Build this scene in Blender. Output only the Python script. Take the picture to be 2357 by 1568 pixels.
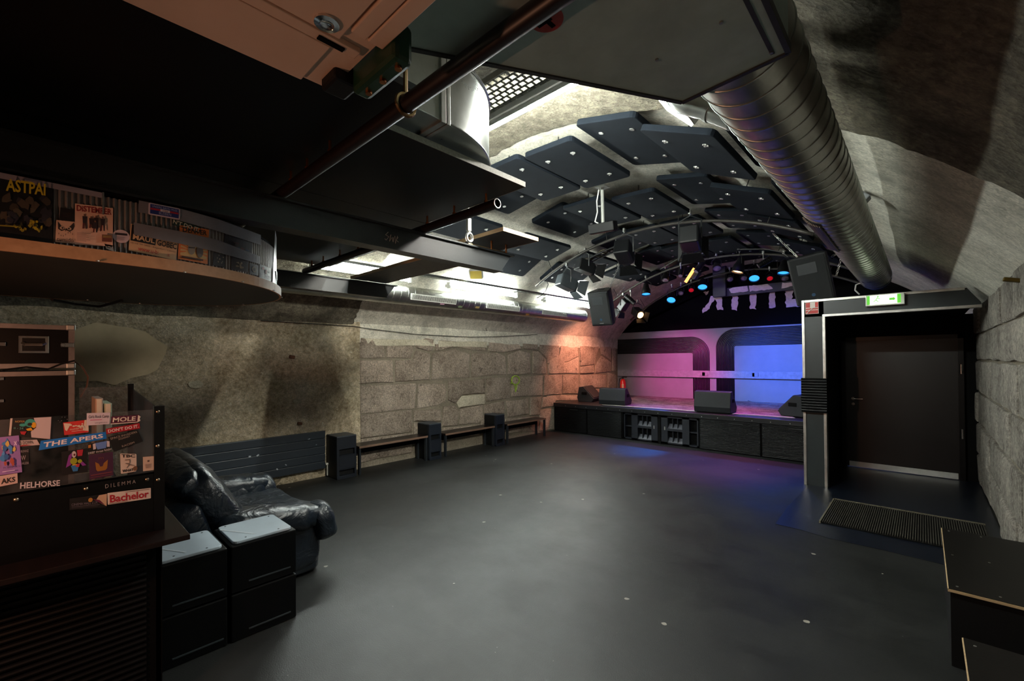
import bpy, bmesh, math, random
import numpy as np
from mathutils import Vector, Matrix, noise

for o in list(bpy.data.objects): bpy.data.objects.remove(o)
scene = bpy.context.scene
COL = scene.collection
rnd = random.Random(7)

# ------------------------------------------------------------------ camera
F = 1010.4334; YAW = .752157817; PIT = .00941496647; ROL = -.0085810541
CX = 1178.5; CY = 784 + 35.34999; CAMH = 1.8
_fw = np.array([-math.sin(YAW)*math.cos(PIT), math.cos(YAW)*math.cos(PIT), math.sin(PIT)])
_r = np.cross(_fw, [0, 0, 1]); _r /= np.linalg.norm(_r); _u = np.cross(_r, _fw)
_r2 = _r*math.cos(ROL) + _u*math.sin(ROL); _u2 = -_r*math.sin(ROL) + _u*math.cos(ROL)
CAM = np.array([0, 0, CAMH])
cd = bpy.data.cameras.new('camera'); cam = bpy.data.objects.new('camera', cd); COL.objects.link(cam)
cd.sensor_width = 36.0; cd.sensor_fit = 'HORIZONTAL'; cd.lens = 36.0*F/2357; cd.shift_y = 35.34999/2357
cd.clip_start = .02; cd.clip_end = 100
m = Matrix.Identity(4)
for i in range(3):
    m[i][0] = _r2[i]; m[i][1] = _u2[i]; m[i][2] = -_fw[i]; m[i][3] = CAM[i]
cam.matrix_world = m
scene.camera = cam
w = bpy.data.worlds.new('world'); scene.world = w; w.use_nodes = True
w.node_tree.nodes['Background'].inputs[0].default_value = (0.5, 0.5, 0.55, 1)
w.node_tree.nodes['Background'].inputs[1].default_value = 0.0
scene.view_settings.view_transform = 'Standard'
scene.view_settings.look = 'None'
scene.view_settings.gamma = 1.0
scene.view_settings.use_curve_mapping = False
scene.view_settings.exposure = 0.0
TUBE = 330.0       # emission of the fluorescent tubes

# ------------------------------------------------------------------ pixel -> place
def ray(x, y): return (x-CX)/F*_r2 - (y-CY)/F*_u2 + _fw
def onz(x, y, z=0): d = ray(x, y); return CAM + d*(z-CAMH)/d[2]
def onx(x, y, X): d = ray(x, y); return CAM + d*X/d[0]
def ony(x, y, Y): d = ray(x, y); return CAM + d*Y/d[1]

# ------------------------------------------------------------------ mesh collector
class MB:
    def __init__(s): s.v = []; s.f = []; s.m = []; s.mi = 0
    def add(s, vs, fs):
        n = len(s.v); s.v += [tuple(float(c) for c in p) for p in vs]
        for f in fs: s.f.append(tuple(i+n for i in f)); s.m.append(s.mi)
        return s
    def box(s, x0, x1, y0, y1, z0, z1):
        x0, x1 = sorted((x0, x1)); y0, y1 = sorted((y0, y1)); z0, z1 = sorted((z0, z1))
        return s.add([(x0,y0,z0),(x1,y0,z0),(x1,y1,z0),(x0,y1,z0),(x0,y0,z1),(x1,y0,z1),(x1,y1,z1),(x0,y1,z1)],
                     [(0,3,2,1),(4,5,6,7),(0,1,5,4),(1,2,6,5),(2,3,7,6),(3,0,4,7)])
    def obox(s, c, sz, R):
        c = Vector(c); vs = []
        for z in (-.5, .5):
            for x, y in ((-.5,-.5),(.5,-.5),(.5,.5),(-.5,.5)):
                vs.append(c + R @ Vector((x*sz[0], y*sz[1], z*sz[2])))
        return s.add(vs, [(0,3,2,1),(4,5,6,7),(0,1,5,4),(1,2,6,5),(2,3,7,6),(3,0,4,7)])
    def cyl(s, p0, p1, r0, r1=None, n=16, caps=True):
        r1 = r0 if r1 is None else r1
        p0 = Vector(p0); p1 = Vector(p1); d = (p1-p0).normalized()
        a = d.orthogonal().normalized(); b = d.cross(a)
        vs = [p0 + (a*math.cos(2*math.pi*i/n)+b*math.sin(2*math.pi*i/n))*r0 for i in range(n)]
        vs += [p1 + (a*math.cos(2*math.pi*i/n)+b*math.sin(2*math.pi*i/n))*r1 for i in range(n)]
        fs = [(i, (i+1) % n, (i+1) % n+n, i+n) for i in range(n)]
        if caps: fs += [tuple(range(n-1, -1, -1)), tuple(range(n, 2*n))]
        return s.add(vs, fs)
    def pipe(s, p0, p1, r, ri, n=20):
        s.cyl(p0, p1, r, n=n, caps=False)
        p0 = Vector(p0); p1 = Vector(p1); d = (p1-p0).normalized(); a = d.orthogonal().normalized(); b = d.cross(a)
        for p, q in ((p0, p0+d*.15), (p1, p1-d*.15)):
            ring = lambda c, rr: [c+(a*math.cos(2*math.pi*i/n)+b*math.sin(2*math.pi*i/n))*rr for i in range(n)]
            vs = ring(p, r)+ring(p, ri)+ring(q, ri)
            s.add(vs, [(i,(i+1)%n,(i+1)%n+n,i+n) for i in range(n)]+[(i+n,(i+1)%n+n,(i+1)%n+2*n,i+2*n) for i in range(n)]+[tuple(range(2*n,3*n))])
        return s
    def tube(s, pts, r, n=8, close=False):
        pts = [Vector(p) for p in pts]; N = len(pts); vs = []
        a = None
        for k, p in enumerate(pts):
            if close: d = (pts[(k+1) % N]-pts[k-1])
            else: d = pts[min(k+1, N-1)]-pts[max(k-1, 0)]
            d.normalize()
            if a is None: a = d.orthogonal().normalized()
            a = (a - d*a.dot(d)).normalized(); b = d.cross(a)
            rr = r[k] if isinstance(r, (list, tuple)) else r
            vs += [p+(a*math.cos(2*math.pi*i/n)+b*math.sin(2*math.pi*i/n))*rr for i in range(n)]
        fs = []
        for k in range(N if close else N-1):
            q = (k+1) % N
            fs += [(k*n+i, k*n+(i+1) % n, q*n+(i+1) % n, q*n+i) for i in range(n)]
        if not close: fs += [tuple(range(n-1, -1, -1)), tuple(range((N-1)*n, N*n))]
        return s.add(vs, fs)
    def prism(s, poly, off):      # poly: list of 3D points (planar), off: extrusion vector
        n = len(poly); off = Vector(off); P = [Vector(p) for p in poly]
        return s.add(P+[p+off for p in P], [tuple(range(n-1, -1, -1)), tuple(range(n, 2*n))] + [(i,(i+1)%n,(i+1)%n+n,i+n) for i in range(n)])
    def grid(s, fn, nu, nv):
        vs = [fn(i/nu, j/nv) for j in range(nv+1) for i in range(nu+1)]
        w_ = nu+1
        return s.add(vs, [(j*w_+i, j*w_+i+1, (j+1)*w_+i+1, (j+1)*w_+i) for j in range(nv) for i in range(nu)])
    def lathe(s, c, ax, prof, n=24):   # prof: (dist along ax, radius)
        c = Vector(c); d = Vector(ax).normalized(); a = d.orthogonal().normalized(); b = d.cross(a); vs = []
        for t, r in prof: vs += [c+d*t+(a*math.cos(2*math.pi*i/n)+b*math.sin(2*math.pi*i/n))*r for i in range(n)]
        fs = []
        for k in range(len(prof)-1): fs += [(k*n+i, k*n+(i+1)%n, (k+1)*n+(i+1)%n, (k+1)*n+i) for i in range(n)]
        return s.add(vs, fs)

ORG = {}
def build(name, mb, mat, parent=None, bevel=0, seg=2, smooth=None, origin=None):
    v = np.array(mb.v)
    if parent is not None: org = np.array(ORG[parent.name])
    elif origin is not None: org = np.array(origin, float)
    else: org = np.array([(v[:,0].min()+v[:,0].max())/2, (v[:,1].min()+v[:,1].max())/2, v[:,2].min()])
    me = bpy.data.meshes.new(name)
    me.from_pydata([tuple(p) for p in (v-org)], [], mb.f)
    mats = mat if isinstance(mat, (list, tuple)) else [mat]
    for q in mats: me.materials.append(q)
    if len(mats) > 1: me.polygons.foreach_set('material_index', mb.m)
    bm = bmesh.new(); bm.from_mesh(me)
    bmesh.ops.recalc_face_normals(bm, faces=bm.faces)
    if bevel:
        es = [e for e in bm.edges if len(e.link_faces) == 2 and e.calc_face_angle(0) > .6]
        bmesh.ops.bevel(bm, geom=es, offset=bevel, segments=seg, affect='EDGES', profile=.5, clamp_overlap=True)
    bm.to_mesh(me); bm.free()
    if smooth is not None:
        me.polygons.foreach_set('use_smooth', [True]*len(me.polygons))
        if smooth > 0:
            me.set_sharp_from_angle(angle=math.radians(smooth))
    o = bpy.data.objects.new(name, me); COL.objects.link(o)
    if parent is not None: o.parent = parent
    else: o.location = org
    ORG[o.name] = tuple(org)
    return o
def thing(name, label, cat, loc, group=None):
    o = bpy.data.objects.new(name, None); COL.objects.link(o); o.location = tuple(float(c) for c in loc)
    o.empty_display_size = .1
    o['label'] = label; o['category'] = cat
    if group: o['group'] = group
    ORG[o.name] = tuple(float(c) for c in loc)
    return o
def tag(o, label, cat, group=None):
    o['label'] = label; o['category'] = cat
    if group: o['group'] = group
    return o
def struct(o, label=None):
    o['kind'] = 'structure'
    if label: o['label'] = label
    return o
def copy_tree(o, parent=None):
    c = o.copy(); COL.objects.link(c); c.parent = parent
    ORG[c.name] = ORG[o.name]
    for ch in list(o.children): copy_tree(ch, c)
    return c

# ------------------------------------------------------------------ materials
def lin(c):
    if isinstance(c, str): c = tuple(int(c[i:i+2], 16)/255 for i in (0, 2, 4))
    return tuple((x/12.92 if x <= .04045 else ((x+.055)/1.055)**2.4) for x in c)
MATS = {}
def nn(nt, t, **kw):
    n = nt.nodes.new(t)
    for k, v in kw.items():
        if k == 'inp':
            for a, b in v.items(): n.inputs[a].default_value = b
        else: setattr(n, k, v)
    return n
def newmat(name):
    mt = bpy.data.materials.new(name); mt.use_nodes = True
    nt = mt.node_tree; return mt, nt, nt.nodes['Principled BSDF']
def plain(name, col, rough=.5, metal=0., spec=.5, var=.12, scale=8., bump=.0, bscale=60., coat=0.):
    if name in MATS: return MATS[name]
    mt, nt, b = newmat(name); L = lin(col); lk = nt.links.new
    tc = nn(nt, 'ShaderNodeTexCoord')
    if var > 0:
        nz = nn(nt, 'ShaderNodeTexNoise', inp={'Scale': scale, 'Detail': 5.0, 'Roughness': .6}); lk(tc.outputs['Object'], nz.inputs['Vector'])
        rp = nn(nt, 'ShaderNodeValToRGB'); rp.color_ramp.elements[0].position = .3; rp.color_ramp.elements[1].position = .7
        rp.color_ramp.elements[0].color = tuple(c*(1-var) for c in L)+(1,); rp.color_ramp.elements[1].color = tuple(min(1, c*(1+var)) for c in L)+(1,)
        lk(nz.outputs['Fac'], rp.inputs['Fac']); lk(rp.outputs['Color'], b.inputs['Base Color'])
    else: b.inputs['Base Color'].default_value = L+(1,)
    b.inputs['Roughness'].default_value = rough; b.inputs['Metallic'].default_value = metal
    b.inputs['Specular IOR Level'].default_value = spec
    if coat: b.inputs['Coat Weight'].default_value = coat; b.inputs['Coat Roughness'].default_value = .2
    if bump > 0:
        n2 = nn(nt, 'ShaderNodeTexNoise', inp={'Scale': bscale, 'Detail': 6.0, 'Roughness': .65}); lk(tc.outputs['Object'], n2.inputs['Vector'])
        bp = nn(nt, 'ShaderNodeBump', inp={'Strength': bump, 'Distance': .02}); lk(n2.outputs['Fac'], bp.inputs['Height']); lk(bp.outputs['Normal'], b.inputs['Normal'])
    MATS[name] = mt; return mt
def emit(name, col, strength, base='101010'):
    if name in MATS: return MATS[name]
    mt, nt, b = newmat(name)
    b.inputs['Base Color'].default_value = lin(base)+(1,); b.inputs['Emission Color'].default_value = lin(col)+(1,)
    b.inputs['Emission Strength'].default_value = strength; MATS[name] = mt; return mt
def rocky(name, cols, s1=3., s2=40., s3=140., bump=.5, rough=.9, dist=.03, rand=0., spots=None, dark=None, stretch=None, dk=.8):
    """layered mineral surface: cols = (dark, mid, light)"""
    if name in MATS: return MATS[name]
    mt, nt, b = newmat(name); lk = nt.links.new
    tc = nn(nt, 'ShaderNodeTexCoord'); vec = tc.outputs['Object']
    geo = nn(nt, 'ShaderNodeNewGeometry'); vec = geo.outputs['Position']
    if stretch:
        mp = nn(nt, 'ShaderNodeMapping'); mp.inputs['Scale'].default_value = stretch; lk(vec, mp.inputs['Vector']); vec = mp.outputs['Vector']
    a = nn(nt, 'ShaderNodeTexNoise', inp={'Scale': s1, 'Detail': 8.0, 'Roughness': .65}); lk(vec, a.inputs['Vector'])
    c = nn(nt, 'ShaderNodeTexNoise', inp={'Scale': s2, 'Detail': 8.0, 'Roughness': .75}); lk(vec, c.inputs['Vector'])
    e = nn(nt, 'ShaderNodeTexVoronoi', inp={'Scale': s3}); lk(vec, e.inputs['Vector'])
    mx = nn(nt, 'ShaderNodeMath', operation='MULTIPLY_ADD', inp={1: .4, 2: 0.}); lk(a.outputs['Fac'], mx.inputs[0])
    mx2 = nn(nt, 'ShaderNodeMath', operation='MULTIPLY_ADD', inp={1: .6}); lk(c.outputs['Fac'], mx2.inputs[0]); lk(mx.outputs[0], mx2.inputs[2])
    rp = nn(nt, 'ShaderNodeValToRGB'); cr = rp.color_ramp
    cr.elements[0].position = .39; cr.elements[1].position = .61
    cr.elements[0].color = lin(cols[0])+(1,); cr.elements[1].color = lin(cols[2])+(1,)
    md = cr.elements.new(.5); md.color = lin(cols[1])+(1,)
    lk(mx2.outputs[0], rp.inputs['Fac']); col = rp.outputs['Color']
    hs = nn(nt, 'ShaderNodeMixRGB', blend_type='MULTIPLY', inp={'Fac': .55}); lk(col, hs.inputs[1])
    vr = nn(nt, 'ShaderNodeValToRGB'); vr.color_ramp.elements[0].color = (.35,.35,.35,1); vr.color_ramp.elements[1].color = (1.25,1.2,1.15,1)
    lk(e.outputs['Color'], vr.inputs['Fac']); lk(vr.outputs['Color'], hs.inputs[2]); col = hs.outputs['Color']
    if spots:
        sn = nn(nt, 'ShaderNodeTexNoise', inp={'Scale': spots[1], 'Detail': 3.0}); lk(vec, sn.inputs['Vector'])
        sr = nn(nt, 'ShaderNodeValToRGB'); sr.color_ramp.elements[0].position = spots[2]; sr.color_ramp.elements[1].position = spots[2]+.05
        sr.color_ramp.elements[0].color = (0,0,0,1); sr.color_ramp.elements[1].color = (1,1,1,1); lk(sn.outputs['Fac'], sr.inputs['Fac'])
        sm = nn(nt, 'ShaderNodeMixRGB', inp={}); lk(sr.outputs['Color'], sm.inputs['Fac']); lk(col, sm.inputs[1]); sm.inputs[2].default_value = lin(spots[0])+(1,); col = sm.outputs['Color']
    if dark:
        sn = nn(nt, 'ShaderNodeTexNoise', inp={'Scale': dark[1], 'Detail': 6.0, 'Distortion': .6}); lk(vec, sn.inputs['Vector'])
        sr = nn(nt, 'ShaderNodeValToRGB'); sr.color_ramp.elements[0].position = dark[2]; sr.color_ramp.elements[1].position = dark[2]+.12
        sr.color_ramp.elements[0].color = (0,0,0,1); sr.color_ramp.elements[1].color = (dk,dk,dk,1); lk(sn.outputs['Fac'], sr.inputs['Fac'])
        sm = nn(nt, 'ShaderNodeMixRGB'); lk(sr.outputs['Color'], sm.inputs['Fac']); lk(col, sm.inputs[1]); sm.inputs[2].default_value = lin(dark[0])+(1,); col = sm.outputs['Color']
    if rand:
        oi = nn(nt, 'ShaderNodeObjectInfo'); rr = nn(nt, 'ShaderNodeMapRange', inp={3: 1-rand, 4: 1+rand}); lk(oi.outputs['Random'], rr.inputs[0])
        hv = nn(nt, 'ShaderNodeHueSaturation'); lk(rr.outputs[0], hv.inputs['Value']); lk(col, hv.inputs['Color']); col = hv.outputs['Color']
    lk(col, b.inputs['Base Color']); b.inputs['Roughness'].default_value = rough; b.inputs['Specular IOR Level'].default_value = .25
    bp = nn(nt, 'ShaderNodeBump', inp={'Strength': bump, 'Distance': dist}); lk(c.outputs['Fac'], bp.inputs['Height'])
    bp2 = nn(nt, 'ShaderNodeBump', inp={'Strength': bump*.5, 'Distance': dist*.3}); lk(e.outputs['Distance'], bp2.inputs['Height']); lk(bp.outputs['Normal'], bp2.inputs['Normal'])
    lk(bp2.outputs['Normal'], b.inputs['Normal'])
    MATS[name] = mt; return mt
def metal(name, col, rough=.3, aniso=0., var=.25, scale=6.):
    if name in MATS: return MATS[name]
    mt, nt, b = newmat(name); lk = nt.links.new; L = lin(col)
    tc = nn(nt, 'ShaderNodeTexCoord')
    v = nn(nt, 'ShaderNodeTexNoise', inp={'Scale': scale, 'Detail': 6.0, 'Roughness': .7}); lk(tc.outputs['Object'], v.inputs['Vector'])
    rp = nn(nt, 'ShaderNodeValToRGB'); rp.color_ramp.elements[0].position = .3; rp.color_ramp.elements[1].position = .7
    rp.color_ramp.elements[0].color = tuple(c*(1-var) for c in L)+(1,); rp.color_ramp.elements[1].color = tuple(min(1, c*(1+var)) for c in L)+(1,)
    lk(v.outputs['Fac'], rp.inputs['Fac']); lk(rp.outputs['Color'], b.inputs['Base Color'])
    mr = nn(nt, 'ShaderNodeMapRange', inp={3: rough*.75, 4: min(1, rough*1.35)}); lk(v.outputs['Fac'], mr.inputs[0]); lk(mr.outputs[0], b.inputs['Roughness'])
    b.inputs['Metallic'].default_value = 1.; MATS[name] = mt; return mt
def wood(name, c0, c1, scale=4., axis=(1, 12, 12), rough=.55):
    if name in MATS: return MATS[name]
    mt, nt, b = newmat(name); lk = nt.links.new
    tc = nn(nt, 'ShaderNodeTexCoord'); mp = nn(nt, 'ShaderNodeMapping'); mp.inputs['Scale'].default_value = axis; lk(tc.outputs['Object'], mp.inputs['Vector'])
    v = nn(nt, 'ShaderNodeTexNoise', inp={'Scale': scale, 'Detail': 8.0, 'Roughness': .6, 'Distortion': .4}); lk(mp.outputs['Vector'], v.inputs['Vector'])
    rp = nn(nt, 'ShaderNodeValToRGB'); rp.color_ramp.elements[0].position = .3; rp.color_ramp.elements[1].position = .7
    rp.color_ramp.elements[0].color = lin(c0)+(1,); rp.color_ramp.elements[1].color = lin(c1)+(1,)
    lk(v.outputs['Fac'], rp.inputs['Fac']); lk(rp.outputs['Color'], b.inputs['Base Color']); b.inputs['Roughness'].default_value = rough
    MATS[name] = mt; return mt
def perspex(name):
    if name in MATS: return MATS[name]
    mt, nt, b = newmat(name); lk = nt.links.new
    tr = nn(nt, 'ShaderNodeBsdfTransparent'); tr.inputs[0].default_value = (.9,.92,.93,1)
    gl = nn(nt, 'ShaderNodeBsdfGlossy'); gl.inputs['Roughness'].default_value = .12
    df = nn(nt, 'ShaderNodeBsdfDiffuse'); df.inputs[0].default_value = (.5,.5,.52,1)
    fr = nn(nt, 'ShaderNodeFresnel', inp={'IOR': 1.45})
    m1 = nn(nt, 'ShaderNodeMixShader'); lk(fr.outputs[0], m1.inputs[0]); lk(tr.outputs[0], m1.inputs[1]); lk(gl.outputs[0], m1.inputs[2])
    tc = nn(nt, 'ShaderNodeTexCoord'); v = nn(nt, 'ShaderNodeTexNoise', inp={'Scale': 5., 'Detail': 6.}); lk(tc.outputs['Object'], v.inputs['Vector'])
    mr = nn(nt, 'ShaderNodeMapRange', inp={1: .4, 2: .8, 3: .0, 4: .16}); lk(v.outputs['Fac'], mr.inputs[0])
    m2 = nn(nt, 'ShaderNodeMixShader'); lk(mr.outputs[0], m2.inputs[0]); lk(m1.outputs[0], m2.inputs[1]); lk(df.outputs[0], m2.inputs[2])
    lk(m2.outputs[0], nt.nodes['Material Output'].inputs[0]); MATS[name] = mt; return mt

BLACK = plain('black_paint', '060708', .55, spec=.3, bump=.05, bscale=90)
BLACKM = plain('black_matt', '040404', .85, spec=.15)
BLACKG = plain('black_gloss', '060607', .3, spec=.35)
NAVY = plain('navy_black_paint', '141a24', .5, bump=.08, bscale=120)
PANELFACE = plain('acoustic_panel_felt', '11161c', .95, spec=.1, var=.2, scale=5., bump=.15, bscale=200)
ALU = metal('aluminium', 'b9bab6', .38)
GALV = metal('galvanised_steel', 'b4b9b6', .28, var=.18, scale=3.)
GALV_SPIRAL = metal('spiral_duct_steel', 'b4b5ad', .34, var=.2, scale=5.)
CHROME = metal('chrome', 'd5d5d5', .12, var=.05)
STEELBLK = plain('black_painted_steel', '14181b', .38, spec=.6, bump=.12, bscale=160)
WHITE = plain('white_plastic', 'd8d8d2', .45, var=.04)
DARKWOOD = wood('dark_brown_laminate', '120b0a', '1c1210', rough=.3)
PLYEDGE = wood('plywood_edge', 'a58a66', 'c6ab84', scale=6)
GREYBOARD = wood('weathered_board_edge', '77776f', '98978c', scale=6)
BIRCH = wood('birch_plywood', 'a87d58', 'bb8f68', scale=3, axis=(2, 8, 8))
# ------------------------------------------------------------------ room shell
VCX, VCZ, VR = -3.15, -.75, 4.92
XL, XR, YB = -6.93, .57, 12.2
def vault(th, Y, off=0.):
    a = math.radians(th); r = VR-off
    return Vector((VCX+r*math.sin(a), Y, VCZ+r*math.cos(a)))
def vault_px(x, y, off):
    d = ray(x, y); px = CAM[0]-VCX; pz = CAM[2]-VCZ
    a = d[0]**2+d[2]**2; b = 2*(d[0]*px+d[2]*pz); c = px*px+pz*pz-(VR-off)**2
    p = CAM+d*(-b+math.sqrt(b*b-4*a*c))/(2*a)
    return math.degrees(math.atan2(p[0]-VCX, p[2]-VCZ)), p[1]
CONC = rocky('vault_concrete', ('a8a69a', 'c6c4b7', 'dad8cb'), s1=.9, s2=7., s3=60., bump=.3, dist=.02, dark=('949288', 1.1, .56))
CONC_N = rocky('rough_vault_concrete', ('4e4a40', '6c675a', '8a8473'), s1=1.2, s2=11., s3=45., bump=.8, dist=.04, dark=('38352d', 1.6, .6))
CONC_W = rocky('old_wall_concrete', ('9a8b70', 'c6b89d', 'e4d8c0'), s1=1.3, s2=16., s3=60., bump=1., dist=.04, spots=('d8d0bc', 15., .68), dark=('544a3a', 1.2, .58), dk=.35)
STONE = rocky('granite_stone', ('85786b', 'bfb0a0', 'e2d4c4'), s1=2.2, s2=34., s3=80., bump=1., dist=.05, rand=.18, dark=('4c443c', 9., .62))
STONE_R = rocky('granite_stone_side', ('75706a', 'a8a299', 'd0cabe'), s1=2.5, s2=22., s3=90., bump=1., dist=.035, rand=.1, dark=('4a4540', 6., .62))
STONE_P = rocky('pale_plaster_stone', ('a5a08c', 'beb8a4', 'd0cab6'), s1=2., s2=26., s3=90., bump=.5, dist=.02)
MORTAR = rocky('mortar', ('6e675a', '857d6e', '968e7e'), s1=2., s2=30., s3=120., bump=.6, dist=.02)

# floor
mt, nt, b = newmat('worn_asphalt_floor'); lk = nt.links.new
geo = nn(nt, 'ShaderNodeNewGeometry'); vec = geo.outputs['Position']
n1 = nn(nt, 'ShaderNodeTexNoise', inp={'Scale': 1.2, 'Detail': 8., 'Roughness': .65}); lk(vec, n1.inputs['Vector'])
mp = nn(nt, 'ShaderNodeMapping'); mp.inputs['Scale'].default_value = (3, 14, 1); mp.inputs['Rotation'].default_value = (0, 0, .5); lk(vec, mp.inputs['Vector'])
n3 = nn(nt, 'ShaderNodeTexNoise', inp={'Scale': .8, 'Detail': 6., 'Roughness': .7}); lk(mp.outputs['Vector'], n3.inputs['Vector'])
ad = nn(nt, 'ShaderNodeMath', operation='MULTIPLY_ADD', inp={1: .6, 2: -.1}); lk(n1.outputs['Fac'], ad.inputs[0])
ad2 = nn(nt, 'ShaderNodeMath', operation='MULTIPLY_ADD', inp={1: .6}); lk(n3.outputs['Fac'], ad2.inputs[0]); lk(ad.outputs[0], ad2.inputs[2])
rp = nn(nt, 'ShaderNodeValToRGB'); rp.color_ramp.elements[0].position = .35; rp.color_ramp.elements[1].position = .68
rp.color_ramp.elements[0].color = lin('131414')+(1,); rp.color_ramp.elements[1].color = lin('1d1e1d')+(1,)
lk(ad2.outputs[0], rp.inputs['Fac']); col = rp.outputs['Color']
vo = nn(nt, 'ShaderNodeTexVoronoi', inp={'Scale': 2.6, 'Randomness': 1.}); lk(vec, vo.inputs['Vector'])
nz = nn(nt, 'ShaderNodeTexNoise', inp={'Scale': 40., 'Detail': 2.}); lk(vec, nz.inputs['Vector'])
sb = nn(nt, 'ShaderNodeMath', operation='MULTIPLY_ADD', inp={1: .05}); lk(nz.outputs['Fac'], sb.inputs[0]); lk(vo.outputs['Distance'], sb.inputs[2])
lt = nn(nt, 'ShaderNodeMath', operation='LESS_THAN', inp={1: .072}); lk(sb.outputs[0], lt.inputs[0])
sp = nn(nt, 'ShaderNodeMixRGB'); sp.inputs[2].default_value = lin('8a867c')+(1,); lk(lt.outputs[0], sp.inputs['Fac']); lk(col, sp.inputs[1])
vo2 = nn(nt, 'ShaderNodeTexVoronoi', inp={'Scale': 7.5, 'Randomness': 1.}); lk(vec, vo2.inputs['Vector'])
sb2 = nn(nt, 'ShaderNodeMath', operation='MULTIPLY_ADD', inp={1: .12}); lk(nz.outputs['Fac'], sb2.inputs[0]); lk(vo2.outputs['Distance'], sb2.inputs[2])
lt2 = nn(nt, 'ShaderNodeMath', operation='LESS_THAN', inp={1: .085}); lk(sb2.outputs[0], lt2.inputs[0])
sp2 = nn(nt, 'ShaderNodeMixRGB'); sp2.inputs[2].default_value = lin('55544e')+(1,); lk(lt2.outputs[0], sp2.inputs['Fac']); lk(sp.outputs['Color'], sp2.inputs[1])
lk(sp2.outputs['Color'], b.inputs['Base Color'])
rr = nn(nt, 'ShaderNodeMapRange', inp={1: .3, 2: .7, 3: .42, 4: .6}); lk(n1.outputs['Fac'], rr.inputs[0]); lk(rr.outputs[0], b.inputs['Roughness'])
n2 = nn(nt, 'ShaderNodeTexNoise', inp={'Scale': 130., 'Detail': 4.}); lk(vec, n2.inputs['Vector'])
bp = nn(nt, 'ShaderNodeBump', inp={'Strength': .15, 'Distance': .01}); lk(n2.outputs['Fac'], bp.inputs['Height']); lk(bp.outputs['Normal'], b.inputs['Normal'])
FLOOR = mt
fl = struct(build('floor', MB().box(XL-.3, XR+.3, -5.2, YB+.3, -.1, 0), FLOOR, origin=(0, 0, 0)))
PATCH = plain('blue_black_floor_paint', '10151f', .3, var=.3, scale=12, bump=.1, bscale=90)
poly = [(-1.2, 7.36), (-1.2, 7.0), (-1.215, 6.2), (-1.185, 5.41), (-.95, 5.4), (-.7, 5.33), (-.3, 5.34), (.1, 5.31), (.56, 5.3), (.56, 9.1), (-.97, 9.1), (-.97, 7.36)]
build('painted_patch', MB().prism([(x, y, .001) for x, y in poly], (0, 0, .004)), PATCH, fl)

# ceiling vault: far cast section and near rough section
def nzv(p, s, a): return (noise.noise(Vector(p)*s)+.5*noise.noise(Vector(p)*s*2.3))*a
T0, T1 = -49.9, 49.2
mb = MB()
mb.grid(lambda u, v: vault(T0+(T1-T0)*u, 3.3+(YB+.1-3.3)*v, nzv(vault(T0+(T1-T0)*u, 3.3+9*v), .8, .012)), 90, 70)
ce = struct(build('ceiling', mb, CONC, smooth=0))
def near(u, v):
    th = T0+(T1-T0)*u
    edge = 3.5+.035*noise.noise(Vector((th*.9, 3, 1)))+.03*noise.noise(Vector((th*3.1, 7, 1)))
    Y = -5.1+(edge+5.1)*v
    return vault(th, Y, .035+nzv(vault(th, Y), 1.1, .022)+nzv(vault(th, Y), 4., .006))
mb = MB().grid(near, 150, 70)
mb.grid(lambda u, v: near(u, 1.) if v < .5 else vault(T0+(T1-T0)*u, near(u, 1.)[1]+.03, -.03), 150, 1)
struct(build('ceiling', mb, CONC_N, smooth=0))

# left wall
wl = struct(build('wall_left', MB().box(XL-.3, XL, 3.6, YB+.2, 0, 2.5), MORTAR, origin=(XL, 8, 0)))
mb = MB()
mb.grid(lambda u, v: Vector((XL+.045+nzv((0, 8.65*u, 2.5*v), 1.2, .02)+nzv((3, 8.65*u, 2.5*v), 5., .008), -5.1+8.73*u, 2.5*v)), 140, 44)
mb.box(XL-.3, XL+.04, -5.1, 3.625, 0, 2.5)
struct(build('wall_left', mb, CONC_W, smooth=0, origin=(XL, 0, 0)))
mb = MB(); mb.grid(lambda u, v: Vector((XL+.022+.012*v+nzv((0, 8.7*u, .3*v), 1.5, .01), 3.63+8.6*u, 2.12+.4*v)), 90, 6)
build('concrete_band', mb, CONC, wl, smooth=0)
Z6 = lambda L: [(820+x/4.9104, 740+y/4.9104) for x, y in L]
Z4 = lambda L: [(1260+x/3.928, 720+y/3.928) for x, y in L]
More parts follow.
